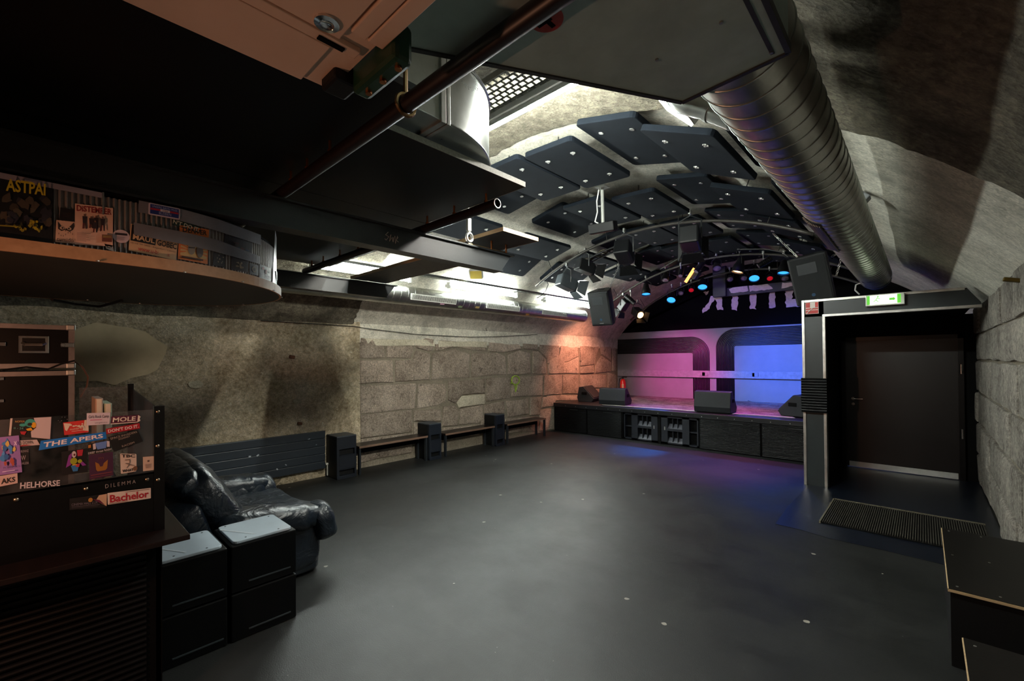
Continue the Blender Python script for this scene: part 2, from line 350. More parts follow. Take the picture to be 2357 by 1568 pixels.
ST = [Z6(q) for q in [
 [(45,180),(320,205),(330,410),(45,415)], [(345,210),(655,225),(650,330),(625,420),(350,410)],
 [(690,165),(890,195),(870,330),(830,345),(680,300)], [(910,205),(1130,215),(1125,280),(960,330),(895,335)],
 [(1145,215),(1460,225),(1470,330),(1340,330),(1140,290)], [(1495,235),(1850,250),(1870,310),(1700,350),(1510,335)],
 [(1880,250),(2055,260),(2055,320),(1890,310)], [(2070,262),(2300,275),(2295,355),(2160,430),(2070,330)],
 [(2312,275),(2357,278),(2357,590),(2180,590),(2180,440),(2300,365)],
 [(45,435),(415,440),(425,690),(50,710)], [(445,440),(640,435),(680,320),(820,355),(840,380),(830,660),(445,680)],
 [(870,355),(1110,310),(1290,365),(1290,640),(1040,650),(855,660)], [(1310,365),(1600,350),(1690,390),(1700,600),(1310,630)],
 [(1720,380),(1850,320),(1970,360),(1975,590),(1720,600)], [(2000,330),(2060,335),(2150,430),(2150,590),(2000,595)],
 [(45,725),(685,700),(690,720),(670,985),(50,1045)], [(705,705),(1010,705),(1025,790),(1020,900),(930,950),(695,985)],
 [(1045,680),(1455,650),(1460,810),(1150,835),(1120,930),(1040,890)], [(1155,840),(1460,820),(1455,935),(1160,980),(1130,920)],
 [(1475,645),(1740,630),(1745,870),(1480,910)], [(1765,625),(2110,610),(2105,835),(1765,850)], [(2125,605),(2330,600),(2330,810),(2120,840)],
 [(50,1060),(630,1000),(640,1250),(50,1320)], [(650,1010),(900,990),(960,1000),(970,1130),(650,1130)],
 [(985,960),(1120,950),(1165,1010),(1150,1180),(980,1190)], [(1175,990),(1440,945),(1440,1050),(1400,1150),(1170,1170)],
 [(1455,940),(1680,900),(1680,1040),(1455,1040)], [(1700,900),(1950,870),(1955,1050),(1720,1085)], [(1975,860),(2095,850),(2080,1060),(1970,1065)],
 [(2115,855),(2285,850),(2230,960),(2100,980)], [(650,1145),(970,1145),(970,1330),(650,1330)], [(980,1205),(1400,1165),(1400,1290),(980,1320)],
 [(1690,1098),(2060,1075),(2060,1240),(1690,1270)], [(2078,1000),(2240,985),(2240,1230),(2075,1240)], [(1415,1060),(1680,1050),(1680,1240),(1415,1270)],
 [(50,1330),(640,1260),(640,1480),(50,1600)]]]
ST += [Z4(q) for q in [
 [(0,290),(115,295),(110,440),(0,460)], [(120,295),(280,300),(285,390),(200,440),(125,440)], [(295,300),(470,305),(440,400),(430,468),(300,480)],
 [(480,310),(580,305),(580,435),(492,375)], [(590,310),(625,310),(625,530),(590,530)], [(10,470),(190,450),(285,400),(288,550),(10,550)],
 [(300,490),(420,470),(425,545),(300,550)], [(440,475),(492,388),(580,448),(580,532),(440,545)], [(0,565),(130,565),(130,740),(0,735)],
 [(140,565),(285,560),(285,735),(140,735)], [(300,560),(540,560),(540,680),(300,680)], [(550,540),(625,560),(625,680),(550,680)],
 [(0,750),(290,745),(290,790),(0,800)], [(300,690),(625,690),(625,760),(300,760)]]]
def stone_face(poly, base, out, depth):
    """poly: corner points on the wall plane; a dressed stone with rough arris and bulged face"""
    P = [Vector(p) for p in poly]; n = len(P); c = sum(P, Vector())/n; ring = []
    for i in range(n):
        a, b_ = P[i], P[(i+1) % n]; k = max(1, min(3, int((b_-a).length/.22)))
        for t in range(k):
            q = a.lerp(b_, t/k)
            j = (.012 if t else .004)
            ring.append(q + Vector((0, rnd.uniform(-j, j), rnd.uniform(-j, j))))
    o = Vector(out); N = len(ring); vs = []
    vs += [q - o*.03 for q in ring]
    for q in ring: vs.append(q + (c-q).normalized()*.012 + o*(depth*.75+rnd.uniform(-.004, .004)))
    for q in ring: vs.append(q.lerp(c, .16) + o*(depth+rnd.uniform(-.006, .008)))
    vs.append(c + o*(depth+.006))
    fs = [(i, (i+1) % N, (i+1) % N+N, i+N) for i in range(N)] + [(i+N, (i+1) % N+N, (i+1) % N+2*N, i+2*N) for i in range(N)] + [(i+2*N, (i+1) % N+2*N, 3*N) for i in range(N)]
    return MB().add(vs, fs)
for k, q in enumerate(ST):
    P = [onx(x, y, XL+.03) for x, y in q]
    P = [Vector((XL, p[1], max(.02, p[2]))) for p in P]
    build('stone', stone_face(P, XL, (1, 0, 0), rnd.uniform(.02, .045)), STONE_P if k == 18 else STONE, wl, smooth=35)
# thin top course
for y0, y1 in ((3.66, 5.2), (5.25, 6.6)):
    P = [Vector((XL, y0, 2.06)), Vector((XL, y1, 2.07)), Vector((XL, y1, 2.2)), Vector((XL, y0, 2.19))]
    build('stone', stone_face(P, XL, (1, 0, 0), .03), STONE_P, wl, smooth=35)

# graffiti loop sprayed on the stones
GREEN = plain('green_spray', '8fae3a', .7)
gz = lambda x, y: onx(820+x/4.9104, 740+y/4.9104, XL+.062)
mb = MB()
mb.tube([Vector(gz(1800+45*math.cos(t*.5), 665+50*math.sin(t*.5))) for t in range(13)], .014, 5, True)
for a, b_ in (((1790, 715), (1800, 800)), ((1815, 715), (1803, 790)), ((1765, 690), (1745, 700))):
    mb.tube([Vector(gz(*a)), Vector(gz((a[0]+b_[0])/2+4, (a[1]+b_[1])/2)), Vector(gz(*b_))], .012, 5)
build('sprayed_mark', mb, GREEN, wl)
# rusty iron stubs and pale patches in the old concrete
RUST = plain('rusty_iron', '5a3a26', .8, var=.4, scale=30, bump=.4)
for x, y, s in ((672, 822, .05), (684, 725, .045), (690, 975, .04)):
    p = onx(x, y, XL+.06); mb = MB().obox(p, (.05, s*1.5, s), Matrix.Rotation(rnd.uniform(-.3, .3), 3, 'X'))
    build('iron_stub', mb, RUST, wl, bevel=.006)
for x, y, s in ((243, 815, .55), (683, 924, .06), (450, 885, .08)):
    p = onx(x, y, XL+.05); n = 22
    poly = [Vector((XL+.05, p[1]+s*(1+.18*noise.noise(Vector((i*.7, s*9, 0))))*math.cos(2*math.pi*i/n), p[2]+.62*s*(1+.18*noise.noise(Vector((i*.9, s*5, 4))))*math.sin(2*math.pi*i/n))) for i in range(n)]
    build('plaster_patch', MB().prism(poly, (.022, 0, 0)), STONE_P if s < .5 else plain('brown_render_patch', 'bcab8c', .9, var=.15, scale=3), wl)
# thin cables sagging along the wall
CABLE = plain('dark_cable', '16140f', .6)
def wall_cable(pts, r=.006, X=XL+.075): return MB().tube([Vector(onx(x, y, X)) for x, y in pts], r, 6)
tag(build('wall_cable', wall_cable([(600,738),(700,744),(812,751),(850,757),(960,770),(1080,776),(1150,775),(1237,770)]), CABLE), 'long thin dark cable sagging along the stone wall', 'cable')
tag(build('wall_cable', wall_cable([(925,737),(1010,743),(1118,753),(1120,762)]), CABLE), 'short thin wire pinned straight above the sagging cable', 'cable')
tag(build('wall_cable', wall_cable([(1080,731),(1095,740),(1115,743),(1140,738)]), CABLE), 'small loop of wire hanging below the left ventilation duct', 'cable')

# right wall
wr = struct(build('wall_right', MB().box(XR+.01, XR+.3, -5.1, YB+.2, 0, 2.52), MORTAR, origin=(XR, 4, 0)))
zs = [0.01, .42, .86, 1.3, 1.74, 2.1, 2.5]
for k in range(6):
    y = -1.5+.37*(k % 3)
    while y < 9.1:
        L = rnd.uniform(.75, 1.25); y1 = min(y+L, 9.15)
        if y1-y > .15:
            P = [Vector((XR+.012, y+.012, zs[k]+.01)), Vector((XR+.012, y1-.012, zs[k]+.01+rnd.uniform(-.01, .01))), Vector((XR+.012, y1-.012, zs[k+1]-.008)), Vector((XR+.012, y+.012, zs[k+1]-.012))]
            build('stone', stone_face(P, XR, (-1, 0, 0), rnd.uniform(.02, .05)), STONE_R, wr, smooth=35)
        y = y1
mb = MB().obox(onx(2335, 645, XR-.06), (.12, .05, .03), Matrix.Rotation(.25, 3, 'Y')).obox(onx(2350, 648, XR-.01), (.04, .06, .07), Matrix.Identity(3))
tag(build('wall_hook', mb, plain('brass_brown', '6a5a2c', .45, metal=.8), bevel=.006), 'small brass coloured hook bracket at the top of the stone wall', 'hook')

# front wall behind the camera
struct(build('wall_front', MB().box(XL-.3, XR+.3, -5.3, -5.05, 0, 4.4), CONC_W))

# back wall behind the stage: painted white below, black above, clipped to the vault
PW = plain('white_stage_wall', '77777f', .55, var=.08, scale=2.5, bump=.06)
PBK = plain('black_stage_wall', '020203', .9, spec=.1)
def zt(x): return VCZ+math.sqrt(max(.01, VR*VR-(x-VCX)**2))
xs = [XL+.02+(XR-.04-XL)*i/24 for i in range(25)]
wb = struct(build('wall_back', MB().prism([(XL-.2, YB, 0), (XR+.2, YB, 0), (XR+.2, YB, 2.59), (XL-.2, YB, 2.6)], (0, .25, 0)), PW, origin=(VCX, YB, 0)))
build('black_upper_wall', MB().prism([(XL-.1, YB-.004, 2.6)]+[(XR+.1, YB-.004, 2.59)]+[(x, YB-.004, zt(x)+.1) for x in reversed(xs)], (0, .25, 0)), PBK, wb)
RIB = plain('dark_rib', '0e0c12', .4, spec=.5)
def band(cx_, cz, xin, zin, xe, ze, sgn):
    # twelve parallel half-round ribs running along, round the corner and down
    for k in range(12):
        r = .06+k*.0375
        pts = [Vector((xe, YB-.012, cz+r))]
        for t in range(13):
            a = math.pi/2*t/12
            pts.append(Vector((cx_+sgn*r*math.sin(a), YB-.012, cz+r*math.cos(a))))
        pts.append(Vector((cx_+sgn*r, YB-.012, ze)))
        build('rib', MB().tube(pts, .0165, 6), RIB, wb, smooth=0)
band(-4.655, 1.91, 0, 0, XL+.02, .7, 1)
band(-3.51, 2.07, 0, 0, XR-.02, .7, -1)
# wall rail with sockets
RAIL = plain('grey_cable_duct', '7d7d86', .5, var=.2, scale=14, bump=.1)
rl = thing('cable_trunking', 'long grey cable trunking with sockets along the stage back wall', 'trunking', (-3.2, YB-.05, 1.28))
build('channel', MB().box(XL+.05, XR-.1, YB-.09, YB-.035, 1.28, 1.47), RAIL, rl, bevel=.008)
for x, y in ((1432, 860), (1517, 860), (1617, 860), (1622, 861), (1730, 862), (1738, 862)):
    p = ony(x, y, YB-.1); build('socket', MB().box(p[0]-.07, p[0]+.07, YB-.105, YB-.088, 1.33, 1.43), RAIL, rl, bevel=.006)
# ------------------------------------------------------------------ stage
SY, SZ = 8.9, .7
CARPET = rocky('stage_rug', ('4a3440', '8c7480', 'b8a4ac'), s1=5., s2=60., s3=160., bump=.8, dist=.02, rough=1.)
STAGETOP = plain('stage_deck_paint', '0d0e12', .42, var=.3, scale=3, bump=.08)
RIBBLK = plain('black_ribbed_front', '07080b', .45, spec=.25)
st = thing('stage', 'low black stage with ribbed front panels across the tunnel end', 'stage', (-3.6, SY, 0))
XS1 = -1.27
build('deck', MB().box(XL+.05, XS1, SY, YB-.03, SZ-.04, SZ), STAGETOP, st)
build('front_edge', MB().box(XL+.05, XS1, SY-.02, SY+.04, SZ-.09, SZ+.006), plain('stage_edge', '101216', .4), st, bevel=.006)
build('riser_left', MB().box(XL+.05, -4.95, SY+.03, SY+.08, 0.005, SZ-.09), BLACKM, st)
build('riser_right', MB().box(-3.27, XS1, SY+.03, SY+.08, 0.005, SZ-.09), BLACKM, st)
build('sub_bay', MB().box(-4.95, -3.27, SY+.75, SY+.8, 0.005, SZ-.045).box(-4.13, -4.07, SY+.03, SY+.75, .005, SZ-.09), BLACKM, st)
def rib_panel(x0, x1, parent):
    z = .015
    fr = build('ribbed_hatch', MB().box(x0, x1, SY+.005, SY+.03, .01, SZ-.1), BLACKM, parent)
    mb = MB()
    while z < SZ-.11:
        mb.cyl((x0+.01, SY+.004, z+.012), (x1-.01, SY+.004, z+.012), .0095, n=8); z += .0235
    r = build('rib_rows', mb, RIBBLK, fr, smooth=40); r['kind'] = 'stuff'
    return fr
for x0, x1 in ((XL+.06, -5.9), (-5.88, -4.97), (-3.25, -2.17), (-2.15, XS1)):
    h = rib_panel(x0, x1, st)
    xm = x0+.62*(x1-x0)
    build('handle', MB().box(xm-.12, xm+.12, SY-.012, SY+.006, SZ-.145, SZ-.125), STEELBLK, h)
for i in range(18):
    x = -6.5+i*.3
    if x < XS1-.05: build('edge_screw', MB().cyl((x, SY-.024, SZ-.05), (x, SY-.018, SZ-.05), .008, n=8), ALU, st)
# rug
rug = MB(); RG = [(-6.2, 12.05), (-1.6, 12.05), (-1.75, 9.35), (-5.6, 9.25)]
def rugf(u, v):
    x = (RG[3][0]+(RG[2][0]-RG[3][0])*u)*(1-v)+(RG[0][0]+(RG[1][0]-RG[0][0])*u)*v
    y = (RG[3][1]+(RG[2][1]-RG[3][1])*u)*(1-v)+(RG[0][1]+(RG[1][1]-RG[0][1])*u)*v
    return Vector((x, y, SZ+.008+.004*noise.noise(Vector((x*6, y*6, 0)))))
rug.grid(rugf, 60, 40)
rg = thing('stage_rug', 'large pinkish grey rug spread over the stage deck', 'rug', (-3.8, 10.6, SZ))
build('pile', rug, CARPET, rg)
build('border', MB().prism([(-5.65, 9.2, SZ+.002), (-1.7, 9.3, SZ+.002), (-1.75, 9.36, SZ+.002), (-5.6, 9.26, SZ+.002)], (0, 0, .008)), plain('rug_edge', 'b9b4b0', .9), rg)

# subwoofers under the stage
GRP = 'subwoofers under the stage front'
def stage_sub(x0, x1, flip, label):
    t = thing('stage_subwoofer', label, 'subwoofer', ((x0+x1)/2, SY+.3, 0.02), GRP)
    y0, y1 = SY+.04, SY+.7; z0, z1 = .02, .6; xm = lambda f: (x0+(x1-x0)*f) if not flip else (x1-(x1-x0)*f)
    build('cabinet', MB().box(x0, x1, y0+.1, y1, z0, z1), BLACKM, t)
    fr = MB()
    for a, b_ in ((0, .035), (.235, .42), (.82, 1.)): fr.box(xm(a), xm(b_), y0, y0+.1, z0, z1)
    for a, b_ in ((z0, z0+.03), (z1-.04, z1)): fr.box(x0, x1, y0, y0+.1, a, b_)
    fr.box(xm(.42), xm(.82), y0, y0+.1, .29, .34); fr.box(xm(.035), xm(.235), y0+.02, y0+.1, .29, .315)
    build('baffle', fr, plain('subwoofer_front', '10151e', .5, bump=.1, bscale=140), t)
    for zb in (.05, .34):
        for f in (.553, .687):
            build('port_divider', MB().box(xm(f)-.008, xm(f)+.008, y0+.02, y0+.1, zb, zb+.24), plain('subwoofer_front', '10151e'), t)
        build('port_floor', MB().prism([(xm(.42), y0+.01, zb), (xm(.82), y0+.01, zb), (xm(.82), y0+.1, zb+.09), (xm(.42), y0+.1, zb+.09)], (0, 0, -.01)), plain('port_wedge', '50535c', .5), t)
    build('badge', MB().box(xm(.9)-.012, xm(.9)+.012, y0-.004, y0+.001, .3, .37), ALU, t)
stage_sub(-4.93, -4.14, False, 'black double-slot subwoofer under the stage beside the left ribbed hatch')
stage_sub(-4.06, -3.29, True, 'black double-slot subwoofer under the stage with mirrored ports')

# wedge monitors
MON = plain('monitor_textured_paint', '14181c', .6, spec=.35, bump=.3, bscale=220)
MONG = plain('monitor_grille', '0e1012', .7, bump=.4, bscale=400)
def wedge(loc, rz, label, W=.66, D=.46, H=.4):
    # local: width along x, back (audience side) at -y, grille slopes to +y
    R = Matrix.Rotation(rz, 3, 'Z'); L = Vector(loc)
    t = thing('wedge_monitor', label, 'speaker', loc, 'wedge monitors on the stage')
    prof = [(-D/2+.03, 0), (D/2-.06, 0), (D/2, .09), (-D/2+.17, H), (-D/2+.05, H-.02), (-D/2, .11)]
    P = [L + R @ Vector((-W/2, y, z)) for y, z in prof]
    build('cabinet', MB().prism(P, R @ Vector((W, 0, 0))), MON, t, bevel=.012)
    a = Vector((0, D/2, .09)); b_ = Vector((0, -D/2+.17, H)); nrm = Vector((0, b_.z-a.z, -(b_.y-a.y))).normalized()
    q = [a.lerp(b_, .06), a.lerp(b_, .94)]
    P = [L + R @ (Vector((x, 0, 0))+c+nrm*.003) for x, c in ((-W/2+.03, q[0]), (W/2-.03, q[0]), (W/2-.03, q[1]), (-W/2+.03, q[1]))]
    build('grille', MB().prism(P, R @ (nrm*.012)), MONG, t, bevel=.004)
    for s in (-1, 1):
        c = L + R @ Vector((s*(W/2+.002), -.03, H*.55)); ax = R @ Vector((s, 0, 0))
        build('side_handle', MB().obox(c, (.012, .14, .07), R), BLACKM, t, bevel=.005)
    return t
wedge((-5.42, 9.42, SZ+.014), .12, 'dark wedge floor monitor at the stage edge with its back to the floor')
wedge((-3.1, 9.36, SZ+.014), .02, 'dark wedge floor monitor at the stage edge between the rug and ribbed hatch', W=.7, H=.43)
wedge((-6.45, 9.9, SZ), -1.35, 'brown lit wedge floor monitor turned sideways against the stone wall')
wedge((-1.72, 9.75, SZ+.014), 1.35, 'dark wedge floor monitor half hidden behind the door pillar')
# cable on stage
pts = [onz(x, y, SZ+.02) for x, y in ((1690, 917), (1712, 919), (1730, 925), (1760, 929), (1790, 931))]
tag(build('stage_cable', MB().tube([Vector(p) for p in pts], .012, 6), plain('grey_cable', '5a6070', .5)), 'thin cable curving over the rug to the half hidden monitor', 'cable')
# fire extinguisher
ex = thing('fire_extinguisher', 'red fire extinguisher standing in the corner of the stage', 'extinguisher', (-6.5, 11.75, SZ+.01))
RED = plain('extinguisher_red', 'c01810', .3, coat=.5)
c = Vector((-6.5, 11.75, SZ+.01))
build('cylinder', MB().lathe(c, (0, 0, 1), [(0, .0), (0, .075), (.03, .085), (.4, .085), (.47, .06), (.5, .03), (.51, 0)], 20), RED, ex, smooth=40)
build('valve', MB().cyl(c+Vector((0, 0, .5)), c+Vector((0, 0, .56)), .02).box(c.x-.02, c.x+.12, c.y-.012, c.y+.012, SZ+.55, SZ+.58), BLACK, ex)
build('hose', MB().tube([c+Vector((-.02, 0, .54)), c+Vector((-.1, -.02, .5)), c+Vector((-.12, -.02, .35)), c+Vector((-.11, -.03, .15))], .012, 6), BLACK, ex)
build('label_plate', MB().box(c.x+.01, c.x+.07, c.y-.09, c.y-.07, SZ+.2, SZ+.36), plain('extinguisher_label', 'd8b8a0', .5), ex)

# letters painted on the black wall and the girder before it
LET = plain('pale_letter_paint', 'cbb4c0', .8, var=.15, scale=20)
bg = thing('wall_lettering', 'torn pale capital letters painted on the black stage wall', 'lettering', (-3.2, YB-.012, 2.75))
Zb = lambda L: [(1600+x/5.6, 440+y/5.6) for x, y in L]
def rough_poly(px, Y, step=.05, j=.018):
    P = [ony(x, y, Y) for x, y in px]; out = []
    for i in range(len(P)):
        a, b_ = Vector(P[i]), Vector(P[(i+1) % len(P)]); k = max(1, int((b_-a).length/step))
        for t in range(k):
            q = a.lerp(b_, t/k); out.append(Vector((q.x+rnd.uniform(-j, j), Y, q.z+rnd.uniform(-j, j))))
    return out
for q in ([(100,1570),(85,1535),(180,1430),(200,1360),(350,1350),(355,1540),(285,1530),(275,1420),(250,1400),(150,1555)],
          [(480,1330),(560,1330),(545,1540),(470,1530)], [(715,1300),(785,1300),(780,1520),(705,1515)], [(960,1280),(1035,1275),(1030,1505),(955,1500)],
          [(1160,1270),(1260,1265),(1250,1390),(1370,1390),(1365,1480),(1180,1500),(1165,1440)],
          [(1385, 1385), (1480, 1300), (1560, 1380), (1560, 1480), (1390, 1480)], [(110, 1300), (185, 1290), (170, 1320), (140, 1345)]):
    build('letter', MB().prism(rough_poly(Zb(q), YB-.012), (0, -.006, 0)), LET, bg)
gy = YB-.3
gd = thing('stage_girder', 'horizontal steel girder before the painted letters under the vault', 'girder', (-2.5, gy, 3.0))
a0, a1 = ony(1655, 684, gy), ony(1845, 660, gy)
zb_ = a0[2]; zt_ = ony(1655, 665, gy)[2]
build('web', MB().box(a0[0], -1.45, gy, gy+.12, zb_, zt_), plain('purple_black_steel', '1a1524', .5), gd, bevel=.006)
for q in ([(440,1260),(520,1230),(680,1215),(690,1280),(660,1300),(460,1315)], [(690,1220),(940,1200),(990,1240),(1000,1265),(700,1295)], [(1120,1185),(1310,1165),(1315,1215),(1110,1250)]):
    P = rough_poly(Zb(q), gy-.004, .06, .015)
    build('paint_patch', MB().prism([Vector((p.x, p.y, min(max(p.z, zb_+.005), zt_-.005))) for p in P], (0, -.004, 0)), LET, gd)
pc = ony(1655, 635, gy-.2)
p0 = ony(1640, 590, gy-.1); p1 = ony(1671, 682, gy-.1)
tag(build('hanging_column', MB().box(p0[0], p1[0], gy-.12, gy-.005, p1[2], p0[2]), plain('purple_black_steel', '1a1524'), bevel=.01), 'short dark purple column hanging before the stage girder', 'column')
# ------------------------------------------------------------------ door porch
PY = 7.38; PXL, PXR = -1.25, -.975
PORCH = plain('porch_grey_green_panel', '1d2527', .42, spec=.5, var=.15, scale=4)
pw = struct(build('wall_porch', MB().box(PXL+.02, PXR-.02, PY, PY+.12, 0, 2.6), PORCH, origin=(PXL, PY, 0)))
build('lintel', MB().prism([(PXR-.02, PY, 2.37), (.505, PY, 2.37), (.5, PY, 2.42), (.385, PY, 2.6), (PXL+.02, PY, 2.6), (PXL+.02, PY, 2.37)], (0, .12, 0)), PORCH, pw)
build('edge_trim', MB().box(PXL, PXL+.035, PY-.012, PY+.1, 0, 2.61), ALU, pw, bevel=.004)
build('edge_trim', MB().box(PXR-.035, PXR, PY-.012, PY+.1, 0, 2.36), ALU, pw, bevel=.004)
build('edge_trim', MB().box(PXL+.035, .37, PY-.012, PY+.1, 2.575, 2.61), ALU, pw, bevel=.004)
build('edge_trim', MB().box(PXR-.035, .505, PY-.012, PY+.1, 2.36, 2.395), ALU, pw, bevel=.004)
build('side_panel', MB().box(PXL+.05, PXR-.06, PY+.12, YB-3.1, 0, 2.6), BLACKM, pw)
build('roof_panel', MB().box(PXL+.05, .45, PY+.12, 9.35, 2.41, 2.47), BLACKM, pw)
build('end_panel', MB().box(PXR-.06, -.95, 9.1, 9.3, 0, 2.41).box(.4, XR, 9.1, 9.3, 0, 2.41).box(-.95, .4, 9.1, 9.3, 2.08, 2.41), BLACKM, pw)
# ribbed black cover on the pillar
rb = build('ribbed_cover', MB().box(PXL-.012, PXR+.012, PY-.05, PY+.01, 1.03, 1.51), BLACKM, pw)
z = 1.06
while z < 1.49:
    build('rib', MB().cyl((PXL-.01, PY-.052, z), (PXR+.01, PY-.052, z), .014, n=8), RIBBLK, rb, smooth=40); z += .0375
DOORM = plain('dark_door_paint', '060507', .36, spec=.5, var=.25, scale=3, bump=.04)
d1 = struct(build('door_1', MB().box(-.93, .37, 9.06, 9.12, .02, 2.06), DOORM, origin=(-.3, 9.09, 0)))
build('door_frame', MB().box(-.99, -.93, 9.04, 9.14, 0, 2.12).box(.37, .43, 9.04, 9.14, 0, 2.12).box(-.99, .43, 9.04, 9.14, 2.06, 2.12), BLACKG, d1)
build('kick_strip', MB().box(-.9, .355, 9.045, 9.062, .015, .1), plain('brushed_kick_strip', 'c8c9c6', .4, metal=.3), d1)
hp = ony(1975, 918, 9.03); hx, hz = -.84, hp[2]
build('door_handle', MB().cyl((hx, 9.055, hz), (hx, 9.0, hz), .012).cyl((hx, 9.0, hz), (hx+.13, 9.0, hz), .011).cyl((hx, 9.06, hz), (hx, 9.052, hz), .025).cyl((hx, 9.06, hz-.09), (hx, 9.05, hz-.09), .022), CHROME, d1, smooth=40)
for y in (850, 1000):
    p = ony(2224, y, 9.03); build('hinge', MB().cyl((.4, 9.03, p[2]-.07), (.4, 9.03, p[2]+.07), .018).cyl((.4, 9.03, p[2]-.004), (.4, 9.03, p[2]+.004), .022), CHROME, d1, smooth=40)
# exit sign lamp
el = thing('exit_sign_lamp', 'glowing green and white exit sign lamp on the lintel', 'sign', (-.345, PY-.04, 2.46))
build('housing', MB().box(-.535, -.155, PY-.07, PY-.013, 2.455, 2.6), WHITE, el, bevel=.008)
GLOW = emit('exit_sign_glow', 'e8f5d8', 3.2); GRN = emit('exit_sign_green', '4fae2a', 1.6)
build('lit_face', MB().box(-.5, -.19, PY-.078, PY-.069, 2.475, 2.585), GLOW, el)
mb = MB().box(-.52, -.49, PY-.08, PY-.07, 2.475, 2.585).box(-.225, -.19, PY-.08, PY-.07, 2.475, 2.585)
build('green_field', mb, GRN, el)
# running figure and arrow pictogram
fx = -.41
mb = MB()
mb.cyl((fx, PY-.0805, 2.57), (fx, PY-.078, 2.57), .009, n=10)
for a, b_ in (((fx-.005, 2.56), (fx-.02, 2.53)), ((fx-.02, 2.53), (fx+.005, 2.505)), ((fx-.02, 2.53), (fx-.045, 2.505)), ((fx-.005, 2.555), (fx+.02, 2.54))):
    mb.tube([Vector((a[0], PY-.079, a[1])), Vector((b_[0], PY-.079, b_[1]))], .0045, 5)
mb.prism([(-.3, PY-.0785, 2.545), (-.26, PY-.0785, 2.545), (-.26, PY-.0785, 2.555), (-.24, PY-.0785, 2.53), (-.26, PY-.0785, 2.505), (-.26, PY-.0785, 2.515), (-.3, PY-.0785, 2.515)], (0, -.001, 0))
build('pictogram', mb, GRN, el)
# red no-smoking sticker
ns = thing('fire_sign', 'square red and white prohibition sticker at the pillar top', 'sign', (-1.16, PY-.004, 2.44))
build('plate', MB().box(-1.205, -1.05, PY-.006, PY-.001, 2.41, 2.575), plain('sign_white', 'd2c6c0', .5), ns)
mb = MB().box(-1.2, -1.055, PY-.009, PY-.006, 2.47, 2.49).box(-1.2, -1.055, PY-.009, PY-.006, 2.415, 2.46).box(-1.2, -1.15, PY-.009, PY-.006, 2.5, 2.57).box(-1.09, -1.055, PY-.009, PY-.006, 2.5, 2.57)
build('red_field', mb, plain('sign_red', 'b8231f', .5), ns)
mb = MB().tube([Vector((-1.19, PY-.011, 2.42)), Vector((-1.12, PY-.011, 2.49)), Vector((-1.06, PY-.011, 2.495))], .006, 5)
build('white_stroke', mb, plain('sign_white', 'd2c6c0'), ns)
# door mat with ribs
mt_ = thing('door_mat', 'ribbed dark brown floor mat in front of the door', 'mat', (-.2, 6.26, .006))
build('backing', MB().box(-.835, .45, 5.76, 6.79, .006, .016), BLACKM, mt_)
mb = MB(); x = -.82
while x < .44: mb.box(x, x+.009, 5.78, 6.77, .016, .026); x += .0185
r = build('rib_rows', mb, plain('mat_rib', '2a261e', .8, var=.3, scale=20), mt_); r['kind'] = 'stuff'
build('edge_strip', MB().box(-.845, -.83, 5.75, 6.8, .004, .028).box(-.845, .46, 6.785, 6.8, .004, .028), plain('mat_edge', '5d5748', .7), mt_)

# right hand wooden boxes
def podium(x0, x1, y0, y1, z, label):
    t = thing('wooden_box', label, 'box', ((x0+x1)/2, (y0+y1)/2, 0))
    build('body', MB().box(x0, x1, y0, y1, 0.002, z-.022), BLACK, t)
    build('lid', MB().box(x0-.008, x1, y0-.008, y1+.008, z-.022, z), plain('box_lid_brown_black', '0b0807', .4, spec=.25, bump=.04), t)
    build('worn_edge', MB().box(x0-.011, x1, y0-.011, y0-.007, z-.018, z-.003).box(x0-.012, x0-.007, y0-.011, y1, z-.007, z+.001), PLYEDGE, t)
    for k in range(3):
        for xx in (x0+.03, x0+.2): build('screw', MB().cyl((xx, y0+.05+(y1-y0-.1)*k/2, z), (xx, y0+.05+(y1-y0-.1)*k/2, z+.002), .006, n=8), ALU, t)
    return t
podium(.1, .52, 3.61, 4.83, .45, 'black wooden box with a worn plywood edge beside the mat')
podium(.135, .52, 1.9, 3.1, .41, 'lower black wooden box standing before the worn-edged box')

# ------------------------------------------------------------------ main spiral duct (right)
DX, DZ, DR = -.506, 3.015, .19
sd = thing('spiral_duct', 'large spiral-wound steel ventilation duct running along the right vault', 'duct', (DX, 5, DZ-DR))
DY0, DY1 = 1.7, 8.55
build('pipe', MB().cyl((DX, DY0, DZ), (DX, DY1, DZ), DR, n=64, caps=False), GALV_SPIRAL, sd, smooth=0)
pts = []; turns = (DY1-DY0)/.135
N = int(turns*40)
for i in range(N+1):
    a = 2*math.pi*turns*i/N; pts.append(Vector((DX+DR*math.cos(a), DY0+(DY1-DY0)*i/N, DZ+DR*math.sin(a))))
build('spiral_seam', MB().tube(pts, .006, 5), GALV, sd, smooth=0)
build('end_collar', MB().cyl((DX, DY1-.03, DZ), (DX, DY1+.03, DZ), DR+.008, n=48, caps=False), GALV_SPIRAL, sd, smooth=40)
build('end_cap', MB().cyl((DX, DY1+.03, DZ), (DX, DY1+.45, DZ), DR-.02, n=48), BLACKM, sd, smooth=40)
